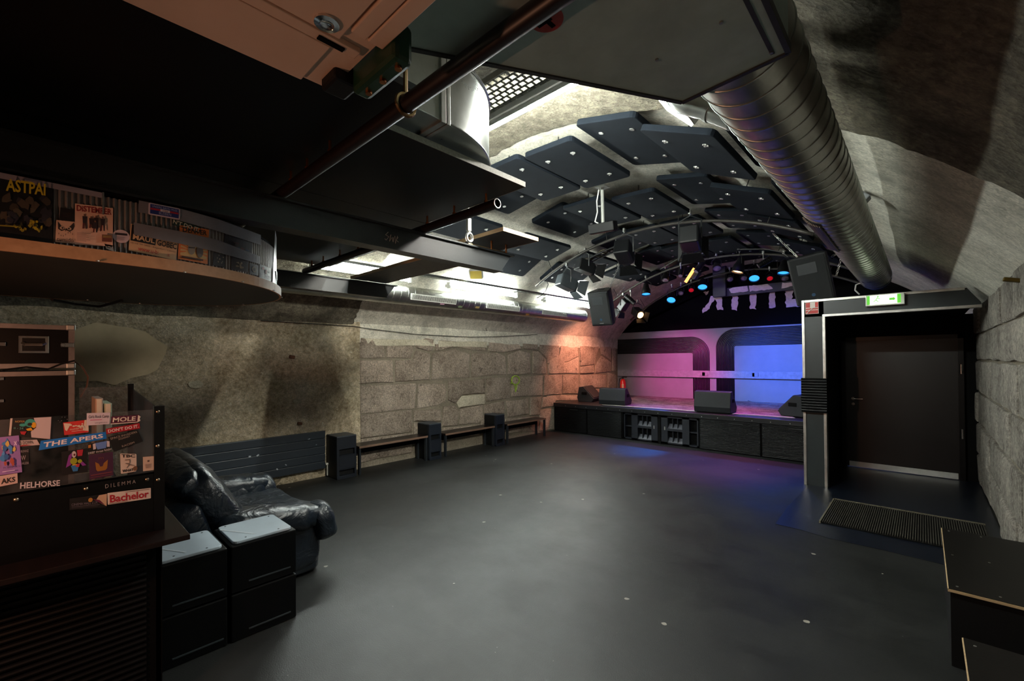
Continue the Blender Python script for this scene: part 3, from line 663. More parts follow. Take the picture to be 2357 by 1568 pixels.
# brown slotted outlet in the duct side
def ductp(a, y, r): return Vector((DX+r*math.cos(math.radians(a)), y, DZ+r*math.sin(math.radians(a))))
gr = build('outlet_plate', MB().grid(lambda u, v: ductp(205+45*u, 4.15+1.15*v, DR+.008), 12, 2), plain('brown_grille', '3a2f2a', .5, metal=.5), sd)
for k in range(14):
    a = 206.5+42*k/13
    build('slat', MB().prism([ductp(a-.8, 4.17, DR+.008), ductp(a+.8, 4.17, DR+.008), ductp(a+.8, 5.28, DR+.008), ductp(a-.8, 5.28, DR+.008)], (ductp(a, 0, 1)-ductp(a, 0, 0))*.012), plain('brown_slat', '4d3f36', .45, metal=.5), gr)
# branch spout with elbow near its start
br = thing('branch_duct', 'small steel branch duct elbow joining the large spiral duct', 'duct', (-.85, 2.42, 3.05))
build('elbow', MB().tube([Vector(ony(x_, y_, 2.42)) for x_, y_ in ((1690, 275), (1655, 262), (1625, 250), (1595, 243), (1572, 238), (1558, 225), (1550, 205), (1540, 150))], .055, 20), GALV, br, smooth=60)
build('clamp', MB().cyl(ony(1640, 256, 2.42), ony(1632, 253, 2.42), .06, n=24), GALV, br, smooth=40)
build('yellow_mark', MB().cyl(ony(1556, 221, 2.42), ony(1554, 214, 2.42), .058, n=24), plain('yellow_tape', 'b9962c', .5), br, smooth=40)

# plenum box (grey plate) the duct grows from
PLZ = 2.82
k_ = (PLZ-1.8)
gp = [onz(x, y, PLZ) for x, y in ((915, 105), (1570, 235), (1815, 120))]
pb = thing('plenum_box', 'large grey tapered ventilation plenum box hung under the vault', 'duct', (-.8, 1.0, PLZ))
PLEN = plain('grey_plenum_sheet', '9cb4b0', .5, metal=.1, var=.16, scale=5, bump=.03)
xr_ = gp[2][0]
poly = [(gp[0][0], gp[0][1]), (gp[1][0], gp[1][1]), (xr_, gp[2][1]), (xr_, -.6), (-1.22, -.6)]
build('casing', MB().prism([(x, y, PLZ) for x, y in poly], (0, 0, .3)), PLEN, pb)
def strip(a, b_, w_, z0, z1, mat, name, par):
    a = Vector(a); b_ = Vector(b_); d = (b_-a).normalized(); n = Vector((-d.y, d.x, 0))*w_
    return build(name, MB().prism([a-n, b_-n, b_+n, a+n], (0, 0, z1-z0)), mat, par)
TRIMD = plain('dark_grey_trim', '3b4041', .45, metal=.4)
for a, b_ in zip(poly[:3], poly[1:4]):
    strip((a[0], a[1], PLZ-.006), (b_[0], b_[1], PLZ-.006), .008, 0, .03, TRIMD, 'edge_flange', pb)
strip((xr_-.04, .0, PLZ-.004), (xr_-.04, gp[2][1]-.03, PLZ-.004), .006, 0, .01, TRIMD, 'edge_flange', pb)
for x, y in ((1512, 136), (1660, 50), (1775, 119)):
    p = onz(x, y, PLZ); build('screw', MB().cyl((p[0], p[1], PLZ-.006), (p[0], p[1], PLZ), .006, n=8), ALU, pb)
# red round sticker on it
p = onz(1257, 43, PLZ)
sk = thing('round_sticker', 'scratched red round sticker with black figure under the plenum box', 'sticker', (p[0], p[1], PLZ-.002))
build('disc', MB().cyl((p[0], p[1], PLZ-.003), (p[0], p[1], PLZ-.001), .052, n=32), plain('sticker_red', '9c2a20', .5, var=.2, scale=30), sk)
mb = MB()
for dx, dy, w_, h_ in ((-.01, .0, .05, .022), (.0, .022, .014, .03), (-.022, -.02, .012, .03), (.02, -.005, .03, .012)):
    mb.box(p[0]+dx-w_/2, p[0]+dx+w_/2, p[1]+dy-h_/2, p[1]+dy+h_/2, PLZ-.005, PLZ-.003)
build('printed_figure', mb, BLACKM, sk)

# ------------------------------------------------------------------ copper lit HVAC unit (top left)
CZ = 2.66
A = onz(280, 0, CZ); Bq = onz(645, 180, CZ); Cq = onz(770, 215, CZ); Dq = onz(915, 85, CZ)
xl_, yf_ = -1.375, Cq[1]
hv = thing('ventilation_unit', 'beige sheet-metal ventilation unit with an access panel overhead', 'unit', (-.9, 0, CZ))
BEIGE = plain('beige_unit_paint', 'dec2ac', .5, var=.06, scale=3, bump=.03)
build('casing', MB().box(xl_, -.35, -1.2, yf_-.01, CZ+.012, CZ+.135), BEIGE, hv)
build('side_skirt', MB().box(xl_, xl_+.2, -1.2, yf_-.1, CZ, CZ+.012), BEIGE, hv, bevel=.003)
build('side_rail', MB().box(xl_+.208, xl_+.245, -1.2, yf_-.035, CZ-.004, CZ+.012), BEIGE, hv, bevel=.003)
build('access_panel', MB().box(xl_+.252, -.5, -.75, yf_-.1, CZ-.004, CZ+.012), BEIGE, hv, bevel=.003)
build('end_rail', MB().box(xl_+.3, -.45, yf_-.092, yf_-.05, CZ-.004, CZ+.012), BEIGE, hv, bevel=.003)
build('end_rail', MB().box(xl_+.3, -.45, yf_-.045, yf_, CZ-.004, CZ+.012), BEIGE, hv, bevel=.003)
p = onz(752, 52, CZ-.005)
build('latch_knob', MB().lathe((p[0], p[1], CZ-.004), (0, 0, -1), [(0, .03), (.006, .03), (.008, .018), (.004, .014), (.004, 0)], 20), CHROME, hv, smooth=50)
p = onz(762, 100, CZ-.005); build('slot', MB().obox((p[0], p[1], CZ-.006), (.016, .07, .004), Matrix.Identity(3)), BLACKM, hv)
g0 = onz(845, 150, CZ-.02)
GRN_B = plain('green_bracket', '123822', .4)
gb = build('corner_bracket', MB().box(xl_+.12, xl_+.36, yf_+.0, yf_+.06, CZ-.05, CZ+.06), GRN_B, hv, bevel=.015)
for x in (xl_+.17, xl_+.25, xl_+.33): build('bolt', MB().cyl((x, yf_+.03, CZ-.05), (x, yf_+.03, CZ-.058), .01, n=8), plain('copper_bolt', 'a8683a', .35, metal=1.), gb)
build('junction_block', MB().box(xl_+.02, xl_+.12, yf_-.05, yf_+.03, CZ-.02, CZ+.04), BLACK, hv, bevel=.01)

# ------------------------------------------------------------------ rectangular duct with curved elbow
ED = thing('sheet_metal_duct', 'shiny galvanised rectangular duct with a rounded elbow', 'duct', (-2.0, 1.26, 2.92))
EX, EY, ER, EZ0, EZ1 = -1.625, 1.29, .63, 2.92, 3.265
build('straight_section', MB().box(EX-.55, EX, .2, EY-.02, EZ0, EZ1), GALV, ED, bevel=.004)
build('flange', MB().box(EX-.56, EX+.012, EY-.03, EY+.0, EZ0-.012, EZ1+.012).box(EX-.56, EX+.012, EY+.006, EY+.025, EZ0-.012, EZ1+.012), ALU, ED, bevel=.003)
NN = 24
arc = lambda r, z: [Vector((EX-ER+r*math.cos(math.pi/2*i/NN), EY+.02+r*math.sin(math.pi/2*i/NN), z)) for i in range(NN+1)]
build('elbow', MB().prism(arc(ER, EZ0)+list(reversed(arc(ER-.55, EZ0))), (0, 0, EZ1-EZ0)), GALV, ED, smooth=40)
build('bottom_seam', MB().tube(arc(ER+.003, EZ0), .007, 6), GALV, ED)
build('top_seam', MB().tube(arc(ER+.003, EZ1), .007, 6), GALV, ED)

# ------------------------------------------------------------------ hung platform: channels, pipes, boards
def channel(X, y0, y1, z0, z1, label, fl_=.085):
    t = thing('steel_channel', label, 'beam', (X, (y0+y1)/2, z0), 'platform steel channels')
    # web on the camera side edge, flanges pointing away; end cut on a slant
    t_ = .012
    build('web', MB().prism([(X, y0, z0), (X, y1-.12, z0), (X, y1, z1), (X, y0, z1)], (-t_, 0, 0)), STEELBLK, t)
    build('bottom_flange', MB().box(X-fl_, X+.03, y0, y1-.13, z0-.012, z0), STEELBLK, t)
    build('top_flange', MB().box(X-fl_, X+.03, y0, y1+.02, z1, z1+.012), STEELBLK, t)
    return t
BZ0, BZ1 = 2.59, 2.735
c1 = channel(-2.71, -2.5, 2.89, BZ0, BZ1, 'long black steel channel scratched with a pale tag')
channel(-4.83, -2.5, 3.02, BZ0, BZ1, 'black steel channel hung beside the left ventilation duct')
# scratched tag
tg = MB()
tp = lambda x, y: Vector(onx(640+x/3.2736, 400+y/3.2736, -2.71+.004))
for L_ in ([(830,440),(810,460),(835,475),(815,500),(805,490)], [(850,460),(840,510),(860,480),(865,510)], [(870,480),(868,515)], [(880,470),(885,525),(900,470)], [(905,480),(890,500),(908,515)]):
    tg.tube([tp(*q) for q in L_], .0022, 5)
build('scratched_tag', tg, plain('tag_pink_grey', '9a8f88', .6), c1)
PIPE = plain('oxblood_pipe', '1c100e', .4, var=.2, scale=12)
def hung_pipe(x0, x1, y, label, studs, ystud=2.868):
    t = thing('support_pipe', label, 'pipe', ((x0+x1)/2, y, 2.75))
    build('pipe', MB().pipe((x0, y, 2.78), (x1, y, 2.78), .031, .026), PIPE, t, smooth=40)
    build('end_rim', MB().tube([Vector((x1+.001, y+.028*math.cos(a*math.pi/12), 2.78+.028*math.sin(a*math.pi/12))) for a in range(24)], .0035, 5, True), ALU, t)
    for x in studs: build('stud', MB().cyl((x, y, 2.808), (x, y, ystud), .007, n=8).cyl((x, y, 2.81), (x, y, 2.823), .013, n=6), plain('copper_bolt', 'a8683a', .35, metal=1.), t)
    return t
pp = hung_pipe(-4.88, -.42, .948, 'long dark red steel pipe crossing overhead under the plenum box', (-4.15, -3.5, -2.57, -2.35, -2.08))
hung_pipe(-4.88, -1.93, 1.94, 'dark red steel pipe with an open end under the black board', (-4.7, -4.42, -4.06, -3.7, -2.66, -2.35, -2.03))
px_ = onz(930, 240, 2.78)[0]
build('pipe_clamp', MB().tube([Vector((px_, 0.948+.04*math.cos(a*math.pi/10), 2.78+.04*math.sin(a*math.pi/10))) for a in range(20)], .008, 6, True), plain('copper_clamp', '8a6a4a', .35, metal=1.), pp)
build('hanger_rod', MB().cyl((px_, .948, 2.82), (px_, .948, 3.85), .009, n=8), plain('copper_clamp', '8a6a4a'), pp)
UND = plain('black_board_underside', '040405', .5, spec=.25, var=.3, scale=3)
def board(x0, x1, y0, y1, z, label, edge=GREYBOARD, under=UND, th_=.03):
    t = thing('platform_board', label, 'board', ((x0+x1)/2, (y0+y1)/2, z))
    build('panel', MB().box(x0+.003, x1-.003, y0+.003, y1-.003, z, z+th_-.002), under, t)
    build('sawn_edge', MB().box(x1-.003, x1, y0, y1, z-.001, z+th_).box(x0, x1, y1-.003, y1, z-.001, z+th_).box(x0, x1, y0, y0+.003, z-.001, z+th_), edge, t)
    return t
board(-2.815, -1.78, 1.03, 2.04, 2.87, 'black underside board with a grey sawn edge below the elbow')
board(-2.815, -1.46, -2.4, 1.03, 2.87, 'black platform board above the beige ventilation unit side', edge=UND)
board(-4.88, -2.815, -2.4, .55, 2.87, 'black platform board over the poster canopy', edge=UND)
board(-4.88, -2.815, .55, 2.21, 2.87, 'black platform board spanning between the two steel channels', edge=UND)
board(-3.02, -2.4, 2.475, 2.91, 2.82, 'small loose board with a pale wood edge on the channel end', edge=PLYEDGE, under=plain('brown_board_underside', '2a2622', .6))
board(-4.8, -2.75, 2.42, 2.87, 2.75, 'raw chipboard plank bridging the channel ends', edge=PLYEDGE, under=wood('chipboard_grey_brown', '4a4640', '5e5950', scale=8, axis=(3, 3, 3)))
for x, y in ((-2.68, 2.62), (-2.68, 2.8)):
    tag(build('threaded_stud', MB().cyl((x, y, BZ1+.012), (x, y, 2.82), .008, n=8), plain('copper_bolt', 'a8683a', .35, metal=1.)), 'short copper coloured stud under the loose board %s' % ('near its middle', 'at the channel end')[y > 2.7], 'stud', 'studs on the channel flange')
# hanger clamp with shackle at channel
hc = thing('hanger_shackle', 'bright steel turnbuckle hanger above the scratched channel', 'hanger', (-2.68, 2.37, 2.75))
build('eye', MB().tube([Vector((-2.68, 2.37+.03*math.cos(a*math.pi/8), 2.8+.035*math.sin(a*math.pi/8))) for a in range(16)], .012, 6, True), ALU, hc)
build('rod', MB().tube([Vector((-2.68, 2.37, 2.83)), Vector((-2.68, 2.36, 2.96)), Vector((-2.69, 2.34, 4.1))], .01, 8), ALU, hc)
build('fork', MB().obox((-2.68, 2.365, 2.9), (.03, .04, .11), Matrix.Identity(3)), ALU, hc, bevel=.008)

# ------------------------------------------------------------------ left spiral duct with grilles
LX, LZ, LR = -6.1, 2.86, .15
ld = thing('spiral_duct', 'slim spiral duct with white grilles high along the left wall', 'duct', (LX, 6, LZ-LR))
LY0, LY1 = -1.5, 9.05
build('pipe', MB().cyl((LX, LY0, LZ), (LX, LY1, LZ), LR, n=48, caps=False), GALV_SPIRAL, ld, smooth=0)
build('end_cap', MB().lathe((LX, LY1, LZ), (0, 1, 0), [(0, LR), (.02, LR), (.025, LR-.02), (.025, 0)], 40), GALV_SPIRAL, ld, smooth=40)
pts = []; turns = (LY1-1.5)/.13; N = int(turns*24)
for i in range(N+1):
    a = 2*math.pi*turns*i/N; pts.append(Vector((LX+LR*math.cos(a), 1.5+(LY1-1.5)*i/N, LZ+LR*math.sin(a))))
build('spiral_seam', MB().tube(pts, .0032, 4), GALV_SPIRAL, ld, smooth=0)
gz0 = lambda x, y: onx(640+x/3.2736, 400+y/3.2736, LX+.12)
def lp(a, y, r=LR): return Vector((LX+r*math.cos(math.radians(a)), y, LZ+r*math.sin(math.radians(a))))
for xa, xb in ((995, 1335), (1563, 1812), (1983, 2172)):
    y0 = gz0(xa, 920)[1]; y1 = gz0(xb, 960)[1]
    R = Matrix.Rotation(math.radians(0), 3, 'Y'); c = lp(-12, (y0+y1)/2, LR+.004); ym = (y0+y1)/2; Lg = y1-y0
    rot = Matrix.Rotation(math.radians(12), 3, 'Y')
    g = build('grille_frame', MB().obox(c, (.014, Lg, .105), rot), plain('white_grille', 'c9cbc4', .45), ld, bevel=.004)
    build('dark_slot', MB().obox(c+rot @ Vector((.0075, 0, 0)), (.003, Lg-.04, .07), rot), BLACKM, g)
    n = int((Lg-.04)/.021)
    mb = MB()
    for k in range(n):
        mb.obox(c+rot @ Vector((.011, -(Lg-.04)/2+.0105+k*.021, 0)), (.005, .008, .07), rot)
    build('fins', mb, plain('white_grille', 'c9cbc4'), g)
for x, y, cc in ((1232, 980, 'b58aa0'), (1370, 1003, '7a8a6a'), (1495, 1008, 'a8905c'), (1880, 1060, 'a87a3c')):
    p = onx(640+x/3.2736, 400+y/3.2736, LX+.1); a = math.degrees(math.asin(max(-1, min(1, (p[2]-LZ)/LR))))
    tag(build('duct_sticker', MB().prism([lp(a+7, p[1]-.045, LR+.003), lp(a+7, p[1]+.045, LR+.003), lp(a-7, p[1]+.045, LR+.003), lp(a-7, p[1]-.045, LR+.003)], (.002, 0, 0)), plain('duct_sticker_'+cc, cc, .5)),
        'small %s sticker on the underside of the slim left duct' % {'b58aa0': 'pink', '7a8a6a': 'greenish', 'a8905c': 'tan', 'a87a3c': 'orange brown'}[cc], 'sticker')

# ------------------------------------------------------------------ fluorescent fixtures
TUBEM = emit('fluorescent_tube', 'f2fbf6', TUBE*.6, 'ffffff'); TUBEB = emit('bright_fluorescent_tube', 'f6fcf2', TUBE*2.4, 'ffffff')
FIX = plain('white_fixture', 'c8cac6', .4)
def fixture(y0, y1, label, X=-5.93, Z=3.07):
    t = thing('fluorescent_light', label, 'light', (X, (y0+y1)/2, Z-.03), 'fluorescent lights along the left duct')
    build('batten', MB().box(X-.1, X-.02, y0, y1, Z+.0, Z+.05), FIX, t, bevel=.006)
    for dz, dx in ((-.0, .01), (.055, .0)):
        build('tube', MB().cyl((X+dx, y0+.03, Z+dz), (X+dx, y1-.03, Z+dz), .017, n=12), TUBEM, t, smooth=40)
        for y in (y0+.012, y1-.012): build('tube_holder', MB().box(X+dx-.05, X+dx+.02, y-.014, y+.014, Z+dz-.025, Z+dz+.025), FIX, t)
fixture(2.45, 4.0, 'double fluorescent light glowing between the steel channels')
fixture(4.76, 6.5, 'double fluorescent light above the grilled duct middle')
fixture(7.38, 9.15, 'double fluorescent light above the duct end near the stage')
# cable tray alongside
def tray(p0, p1, w_, d_, label, rows, step=.05, name='cable_tray', mat=None):
    """flat perforated tray: side flanges and cross straps with slots left open"""
    mat = mat or GALV
    p0 = Vector(p0); p1 = Vector(p1); d = (p1-p0); L = d.length; d.normalize(); n = Vector((-d.y, d.x, 0)); up = Vector((0, 0, 1))
    t = thing(name, label, 'tray', (p0+p1)/2)
    R = Matrix((d, n, up)).transposed(); mid = (p0+p1)/2
    mb = MB()
    for s in (-1, 1): mb.obox(mid+n*s*w_/2+up*d_/2, (L, .004, d_), R)
    for k in range(rows+1): mb.obox(mid+n*(-w_/2+w_*k/rows), (L, .016, .003), R)
    m_ = int(L/step)
    for j in range(m_+1):
        for k in range(rows):
            off = (.5 if k % 2 else 0)*step
            if j*step+off < L: mb.obox(p0+d*(j*step+off)+n*(-w_/2+w_*(k+.5)/rows), (.018, w_/rows, .003), R)
    build('perforated_base', mb, mat, t)
    return t
tray((-5.88, 2.2, 3.17), (-5.88, 9.2, 3.17), .09, .04, 'perforated cable tray carrying the fluorescent lights by the left duct', 3, .06)
tray((-3.3, 2.38, 3.83), (-1.62, 2.38, 3.83), .32, .05, 'wide perforated cable tray crossing under the vault crown', 6, .062)
nt_ = thing('fluorescent_light', 'bright single fluorescent tube on the edge of the wide cable tray', 'light', (-2.5, 2.57, 3.72))
build('batten', MB().box(-3.25, -1.66, 2.5, 2.57, 3.77, 3.82), FIX, nt_, bevel=.006)
build('tube', MB().cyl((-3.22, 2.565, 3.75), (-1.69, 2.565, 3.75), .018, n=12), TUBEB, nt_, smooth=40)
build('light_shield_lip', MB().box(-3.24, -1.67, 2.522, 2.528, 3.737, 3.772), FIX, nt_)  # lip added to keep the tube's light off the cable tray
for x in (-3.235, -1.675, -2.2): build('tube_holder', MB().box(x-.012, x+.012, 2.54, 2.585, 3.735, 3.785), FIX, nt_)

# small flood lamp by the branch duct
fp = Vector(ony(1553, 256, 2.65)); fl_ = thing('flood_lamp', 'small square flood lamp glowing white beside the branch duct', 'lamp', fp)
fd = Vector((-.72, -.06, -.69)).normalized(); fx_ = Vector((.69, 0, -.72)).normalized()
Rf = Matrix((fx_, fd.cross(fx_), fd)).transposed()
build('housing', MB().obox(fp-fd*.05, (.24, .19, .09), Rf), plain('lamp_grey', '8a8a86', .5), fl_, bevel=.012)
build('lit_glass', MB().obox(fp, (.22, .17, .012), Rf), emit('flood_glass', 'fffaf0', TUBE*.8, 'ffffff'), fl_)
build('bracket', MB().cyl(fp-fd*.08, fp+Vector((0, 0, .35)), .012, n=8), STEELBLK, fl_)
ls_ = bpy.data.lights.new('left_wall_fill', 'SPOT'); ls_.color = lin('f8f6e8'); ls_.energy = 620; ls_.spot_size = math.radians(80); ls_.spot_blend = 1.; ls_.shadow_soft_size = .12  # extra spot added at the flood lamp to brighten the left wall
lo_ = bpy.data.objects.new('lamp_light', ls_); COL.objects.link(lo_); lo_.parent = fl_; lo_.location = fd*.02+Vector((-.05, 0, -.05)); lo_.rotation_euler = (Vector((-6.9, 4.2, 1.5))-fp).to_track_quat('-Z', 'Y').to_euler()
# brass coloured floodlight on the vault over the duct
gp_ = vault(*vault_px(640+1490/3.2736, 400+748/3.2736, .12), .14)
g2 = thing('flood_lamp', 'unlit amber glass floodlight fixed to the vault above the grilled duct', 'lamp', gp_)
R2 = (Vector((.5, -.6, -.5)).normalized()).to_track_quat('Z', 'Y').to_matrix()
build('housing', MB().obox(gp_, (.24, .17, .09), R2), plain('lamp_grey', '8a8a86'), g2, bevel=.015)
build('amber_glass', MB().obox(gp_+R2 @ Vector((0, 0, .048)), (.2, .14, .01), R2), plain('amber_glass', '8a7a3a', .2), g2)
build('bracket', MB().cyl(gp_, gp_+Vector((-.03, 0, .08)), .015, n=8), STEELBLK, g2)

# ------------------------------------------------------------------ acoustic panels on the vault
def acoustic(th, yc, off, tilt, wid, ln, star, label):
    a = math.radians(th); c = vault(th, yc, off)
    ex_ = Vector((math.cos(a), 0, -math.sin(a))); ey_ = Vector((0, 1, 0)); ez_ = ex_.cross(ey_)  # ez points up/out of room
    R = Matrix((ex_, ey_, ez_)).transposed() @ Matrix.Rotation(tilt, 3, 'Y') @ Matrix.Rotation(rnd.uniform(-.015, .015), 3, 'Z')
    t = thing('acoustic_panel', label, 'panel', c, 'acoustic panels on the vault')
    r = .05; hw, hl = wid/2, ln/2; pts = []
    for cx_, cy_, a0 in ((hw-r, hl-r, 0), (-hw+r, hl-r, 90), (-hw+r, -hl+r, 180), (hw-r, -hl+r, 270)):
        for k in range(4):
            q = math.radians(a0+30*k); pts.append((cx_+r*math.cos(q), cy_+r*math.sin(q)))
    P = [c+R @ Vector((x, y, 0)) for x, y in pts]
    build('panel', MB().prism(P, R @ Vector((0, 0, .055))), PANELFACE, t, bevel=.008)
    for sx in (-1, 1):
        for sy in (-1, 1):
            f = c+R @ Vector((sx*(hw-.15), sy*(hl-.24), 0)); dn = R @ Vector((0, 0, -1))
            if star:
                mb = MB().cyl(f, f+dn*.012, .02, n=10)
                for q in range(3):
                    e = R @ Vector((math.cos(q*2.1)*.022, math.sin(q*2.1)*.022, 0)); mb.cyl(f+e+dn*.004, f+e+dn*.014, .009, n=8)
            else: mb = MB().cyl(f, f+dn*.006, .024, n=12)
            build('fastener', mb, ALU, t)
    # hanging wires back to the concrete
    for sy in (-1, 1):
        f = c+R @ Vector((0, sy*(hl-.2), .05)); build('hanger', MB().cyl(f, f+R @ Vector((0, 0, max(.03, off-.04))), .006, n=6), CABLE, t)
THS = [-27.2, -20.0, -11.0, -3.6, 4.4, 12.9, 20.8, 28.6]
ROWS = [4.02, 5.75, 7.4, 8.9, 10.4]
side = ['left haunch', 'upper left haunch', 'left of the crown', 'beside the crown', 'at the crown', 'right of the crown', 'upper right haunch', 'right haunch by the spiral duct']
rown = ['first row nearest the bright tube', 'second row', 'third row over the curved pipe', 'fourth row before the stage', 'fifth row above the stage lamps']
STARS = {(0, 3), (0, 4), (0, 6), (0, 1), (1, 3), (1, 4), (1, 6), (1, 1), (2, 1), (2, 4), (2, 6), (2, 3), (3, 0), (3, 3), (3, 4), (3, 1), (3, 6), (4, 2), (4, 5)}
for j, yc in enumerate(ROWS):
    for i, th in enumerate(THS):
        if j == 0 and i == 0: continue
        if j == 3 and i in (7, 0): continue
        if j == 4 and i in (0, 7): continue
        star = (j, i) in STARS
        off = .2 if star else .11
        tilt = {0: 0, 1: .1, 2: 0, 3: .05, 4: -.05, 5: .0, 6: .03, 7: 0}[i]+rnd.uniform(-.03, .03)
        yy = yc+rnd.uniform(-.05, .05)+(.12 if i in (4, 6) and j != 2 else 0)-(.12 if (j, i) == (2, 6) else 0)
        acoustic(th, yy, off, tilt, {0: .57, 1: .57, 6: .68}.get(i, .63), 1.2, star, 'dark felt acoustic panel %s, %s' % (side[i], rown[j]))

# small sensor on the vault right of the big duct
vp = vault(*vault_px(1990, 452, .04), .05)
sn = thing('ceiling_sensor', 'small grey sensor box wired to the vault beside the big duct', 'sensor', vp)
build('box', MB().obox(vp, (.09, .13, .06), Matrix.Rotation(.75, 3, 'Y')), plain('sensor_grey', '6a6e70', .5), sn, bevel=.01)
build('wire', MB().tube([vp, vp+Vector((-.06, -.1, .06)), vp+Vector((-.16, -.16, .1)), vp+Vector((-.2, -.1, .14))], .006, 5), plain('copper_cable', '6b4a38', .5), sn)
# ------------------------------------------------------------------ along the left wall
NAVYBOX = plain('speaker_navy_paint', '121821', .55, spec=.35, var=.2, scale=6, bump=.15, bscale=160)
def floor_sub(y0, y1, label, h=.655):
    x0, x1 = -6.86, -6.51
    t = thing('slot_subwoofer', label, 'subwoofer', ((x0+x1)/2, (y0+y1)/2, 0), 'slotted subwoofers between the benches')
    build('cabinet', MB().box(x0, x1-.05, y0, y1, .005, h-.018), BLACK, t, bevel=.004)
    build('top', MB().box(x0, x1, y0, y1, h-.018, h), plain('sub_top_grey', '3a4046', .5, bump=.1), t, bevel=.004)
    fr = MB().box(x1-.05, x1, y0, y0+.04, .005, h-.018).box(x1-.05, x1, y1-.03, y1, .005, h-.018)
    for a, b_ in ((.005, .05), (.15, .36), (.45, h-.018)): fr.box(x1-.05, x1-.002, y0+.04, y1-.03, a, b_)
    build('front', fr, NAVYBOX, t, bevel=.003)
    for z in (.15, .36): build('slot_lip', MB().box(x1-.006, x1+.008, y0+.035, y1-.025, z-.012, z), NAVYBOX, t)
    build('bottom_board', MB().box(x1-.04, x1+.01, y0, y1, .002, .02), NAVYBOX, t)
floor_sub(3.05, 3.365, 'slotted navy subwoofer between the grey radiator and a bench')
floor_sub(4.76, 5.03, 'slotted navy subwoofer with a pale top between two benches')
floor_sub(6.45, 6.71, 'slotted navy subwoofer nearest the stage beside the short bench')
def bench(y0, y1, h, label):
    x0, x1 = -6.85, -6.52
    t = thing('bench', label, 'bench', ((x0+x1)/2, (y0+y1)/2, 0), 'dark benches along the stone wall')
    build('seat', MB().box(x0, x1-.012, y0, y1, h-.03, h), DARKWOOD, t)
    build('front_edge', MB().box(x1-.012, x1, y0, y1, h-.032, h+.001), wood('bench_edge_brown', '5a4438', '7a6050', scale=5, axis=(12, 1, 12)), t)
    for y in (y0+.02, y1-.02):
        for x in (x1-.04, x0+.04): build('leg', MB().box(x-.025, x+.025, y-.015, y+.015, 0, h-.03), plain('bench_leg_grey', '2c3136', .4, metal=.5), t)
    build('apron', MB().box(x0+.06, x0+.075, y0+.03, y1-.03, h-.16, h-.03), BLACKM, t)
bench(3.42, 4.735, .45, 'dark laminate bench between the first two slotted subwoofers')
bench(5.14, 6.43, .43, 'dark laminate bench between the second and third slotted subwoofers')
bench(6.82, 8.13, .42, 'dark laminate bench standing next to the stage')
# bench 1 debris and radiator
rd = thing('radiator', 'long flat dark blue-grey panel radiator low on the concrete wall', 'radiator', (-6.83, 2.0, .14))
RADM = plain('radiator_blue_grey', '172029', .45, var=.12, bump=.05)
for k in range(5):
    z = .145+k*.117
    build('panel_row', MB().box(-6.84, -6.79, 1.0, 3.0, z, z+.112), RADM, rd, bevel=.006)
build('back_plate', MB().box(-6.85, -6.8, 1.01, 2.99, .15, .72), RADM, rd)
build('valve', MB().cyl((-6.82, 3.01, .2), (-6.82, 3.06, .2), .018).cyl((-6.82, 3.04, .02), (-6.82, 3.04, .2), .01), plain('white_valve', 'a8a8a0', .5), rd)
for y, z in ((2.75, .63), (2.86, .53), (2.3, .26), (2.42, .3), (1.95, .5), (2.05, .5)):
    build('paint_chip', MB().obox((-6.789, y, z), (.002, rnd.uniform(.015, .04), rnd.uniform(.008, .03)), Matrix.Rotation(rnd.uniform(-1, 1), 3, 'X')), plain('chip_white', '8f949a', .6), rd)

# ------------------------------------------------------------------ leather sofa
mt, nt, b = newmat('black_blue_leather'); lk = nt.links.new
tc = nn(nt, 'ShaderNodeTexCoord'); b.inputs['Base Color'].default_value = lin('131b23')+(1,); b.inputs['Roughness'].default_value = .33; b.inputs['Specular IOR Level'].default_value = .6
v1 = nn(nt, 'ShaderNodeTexNoise', inp={'Scale': 7., 'Detail': 5., 'Distortion': 1.2}); lk(tc.outputs['Object'], v1.inputs['Vector'])
v2 = nn(nt, 'ShaderNodeTexVoronoi', inp={'Scale': 260.}); lk(tc.outputs['Object'], v2.inputs['Vector'])
b1 = nn(nt, 'ShaderNodeBump', inp={'Strength': .5, 'Distance': .04}); lk(v1.outputs['Fac'], b1.inputs['Height'])
b2 = nn(nt, 'ShaderNodeBump', inp={'Strength': .15, 'Distance': .003}); lk(v2.outputs['Distance'], b2.inputs['Height']); lk(b1.outputs['Normal'], b2.inputs['Normal']); lk(b2.outputs['Normal'], b.inputs['Normal'])
LEATHER = mt
def cushion(c, sz, R, wr=.012, fold=(0, 0, 0), p=4.5, n=26, seed=0):
    """soft upholstered block: superellipsoid with wrinkles running along `fold`"""
    c = Vector(c); mb = MB(); h = [s/2 for s in sz]
    def se(x): return math.copysign(abs(x)**(2/p), x)
    def f(u, v):
        a = -math.pi+2*math.pi*u; q = -math.pi/2+math.pi*v
        d = Vector((se(math.cos(q))*se(math.cos(a)), se(math.cos(q))*se(math.sin(a)), se(math.sin(q))))
        P = Vector((d.x*h[0], d.y*h[1], d.z*h[2]))
        k = P.x*fold[0]+P.y*fold[1]+P.z*fold[2]
        w_ = wr*(.6*math.sin(k*42+2.5*noise.noise(P*5+Vector((seed, 0, 0))))*max(0, noise.noise(P*3+Vector((seed, 3, 0)))+.35)+.8*noise.noise(P*6+Vector((0, seed, 0))))
        return c+R @ (P+d.normalized()*w_)
    mb.grid(f, n*2, n); return mb
so = thing('leather_sofa', 'sagging black leather sofa with padded arms facing the stage', 'sofa', (-4.6, 1.25, 0))
I3 = Matrix.Identity(3)
build('base', cushion((-4.6, 1.28, .17), (1.6, .78, .34), I3, .006, (1, 0, 0), 9), LEATHER, so, smooth=0)
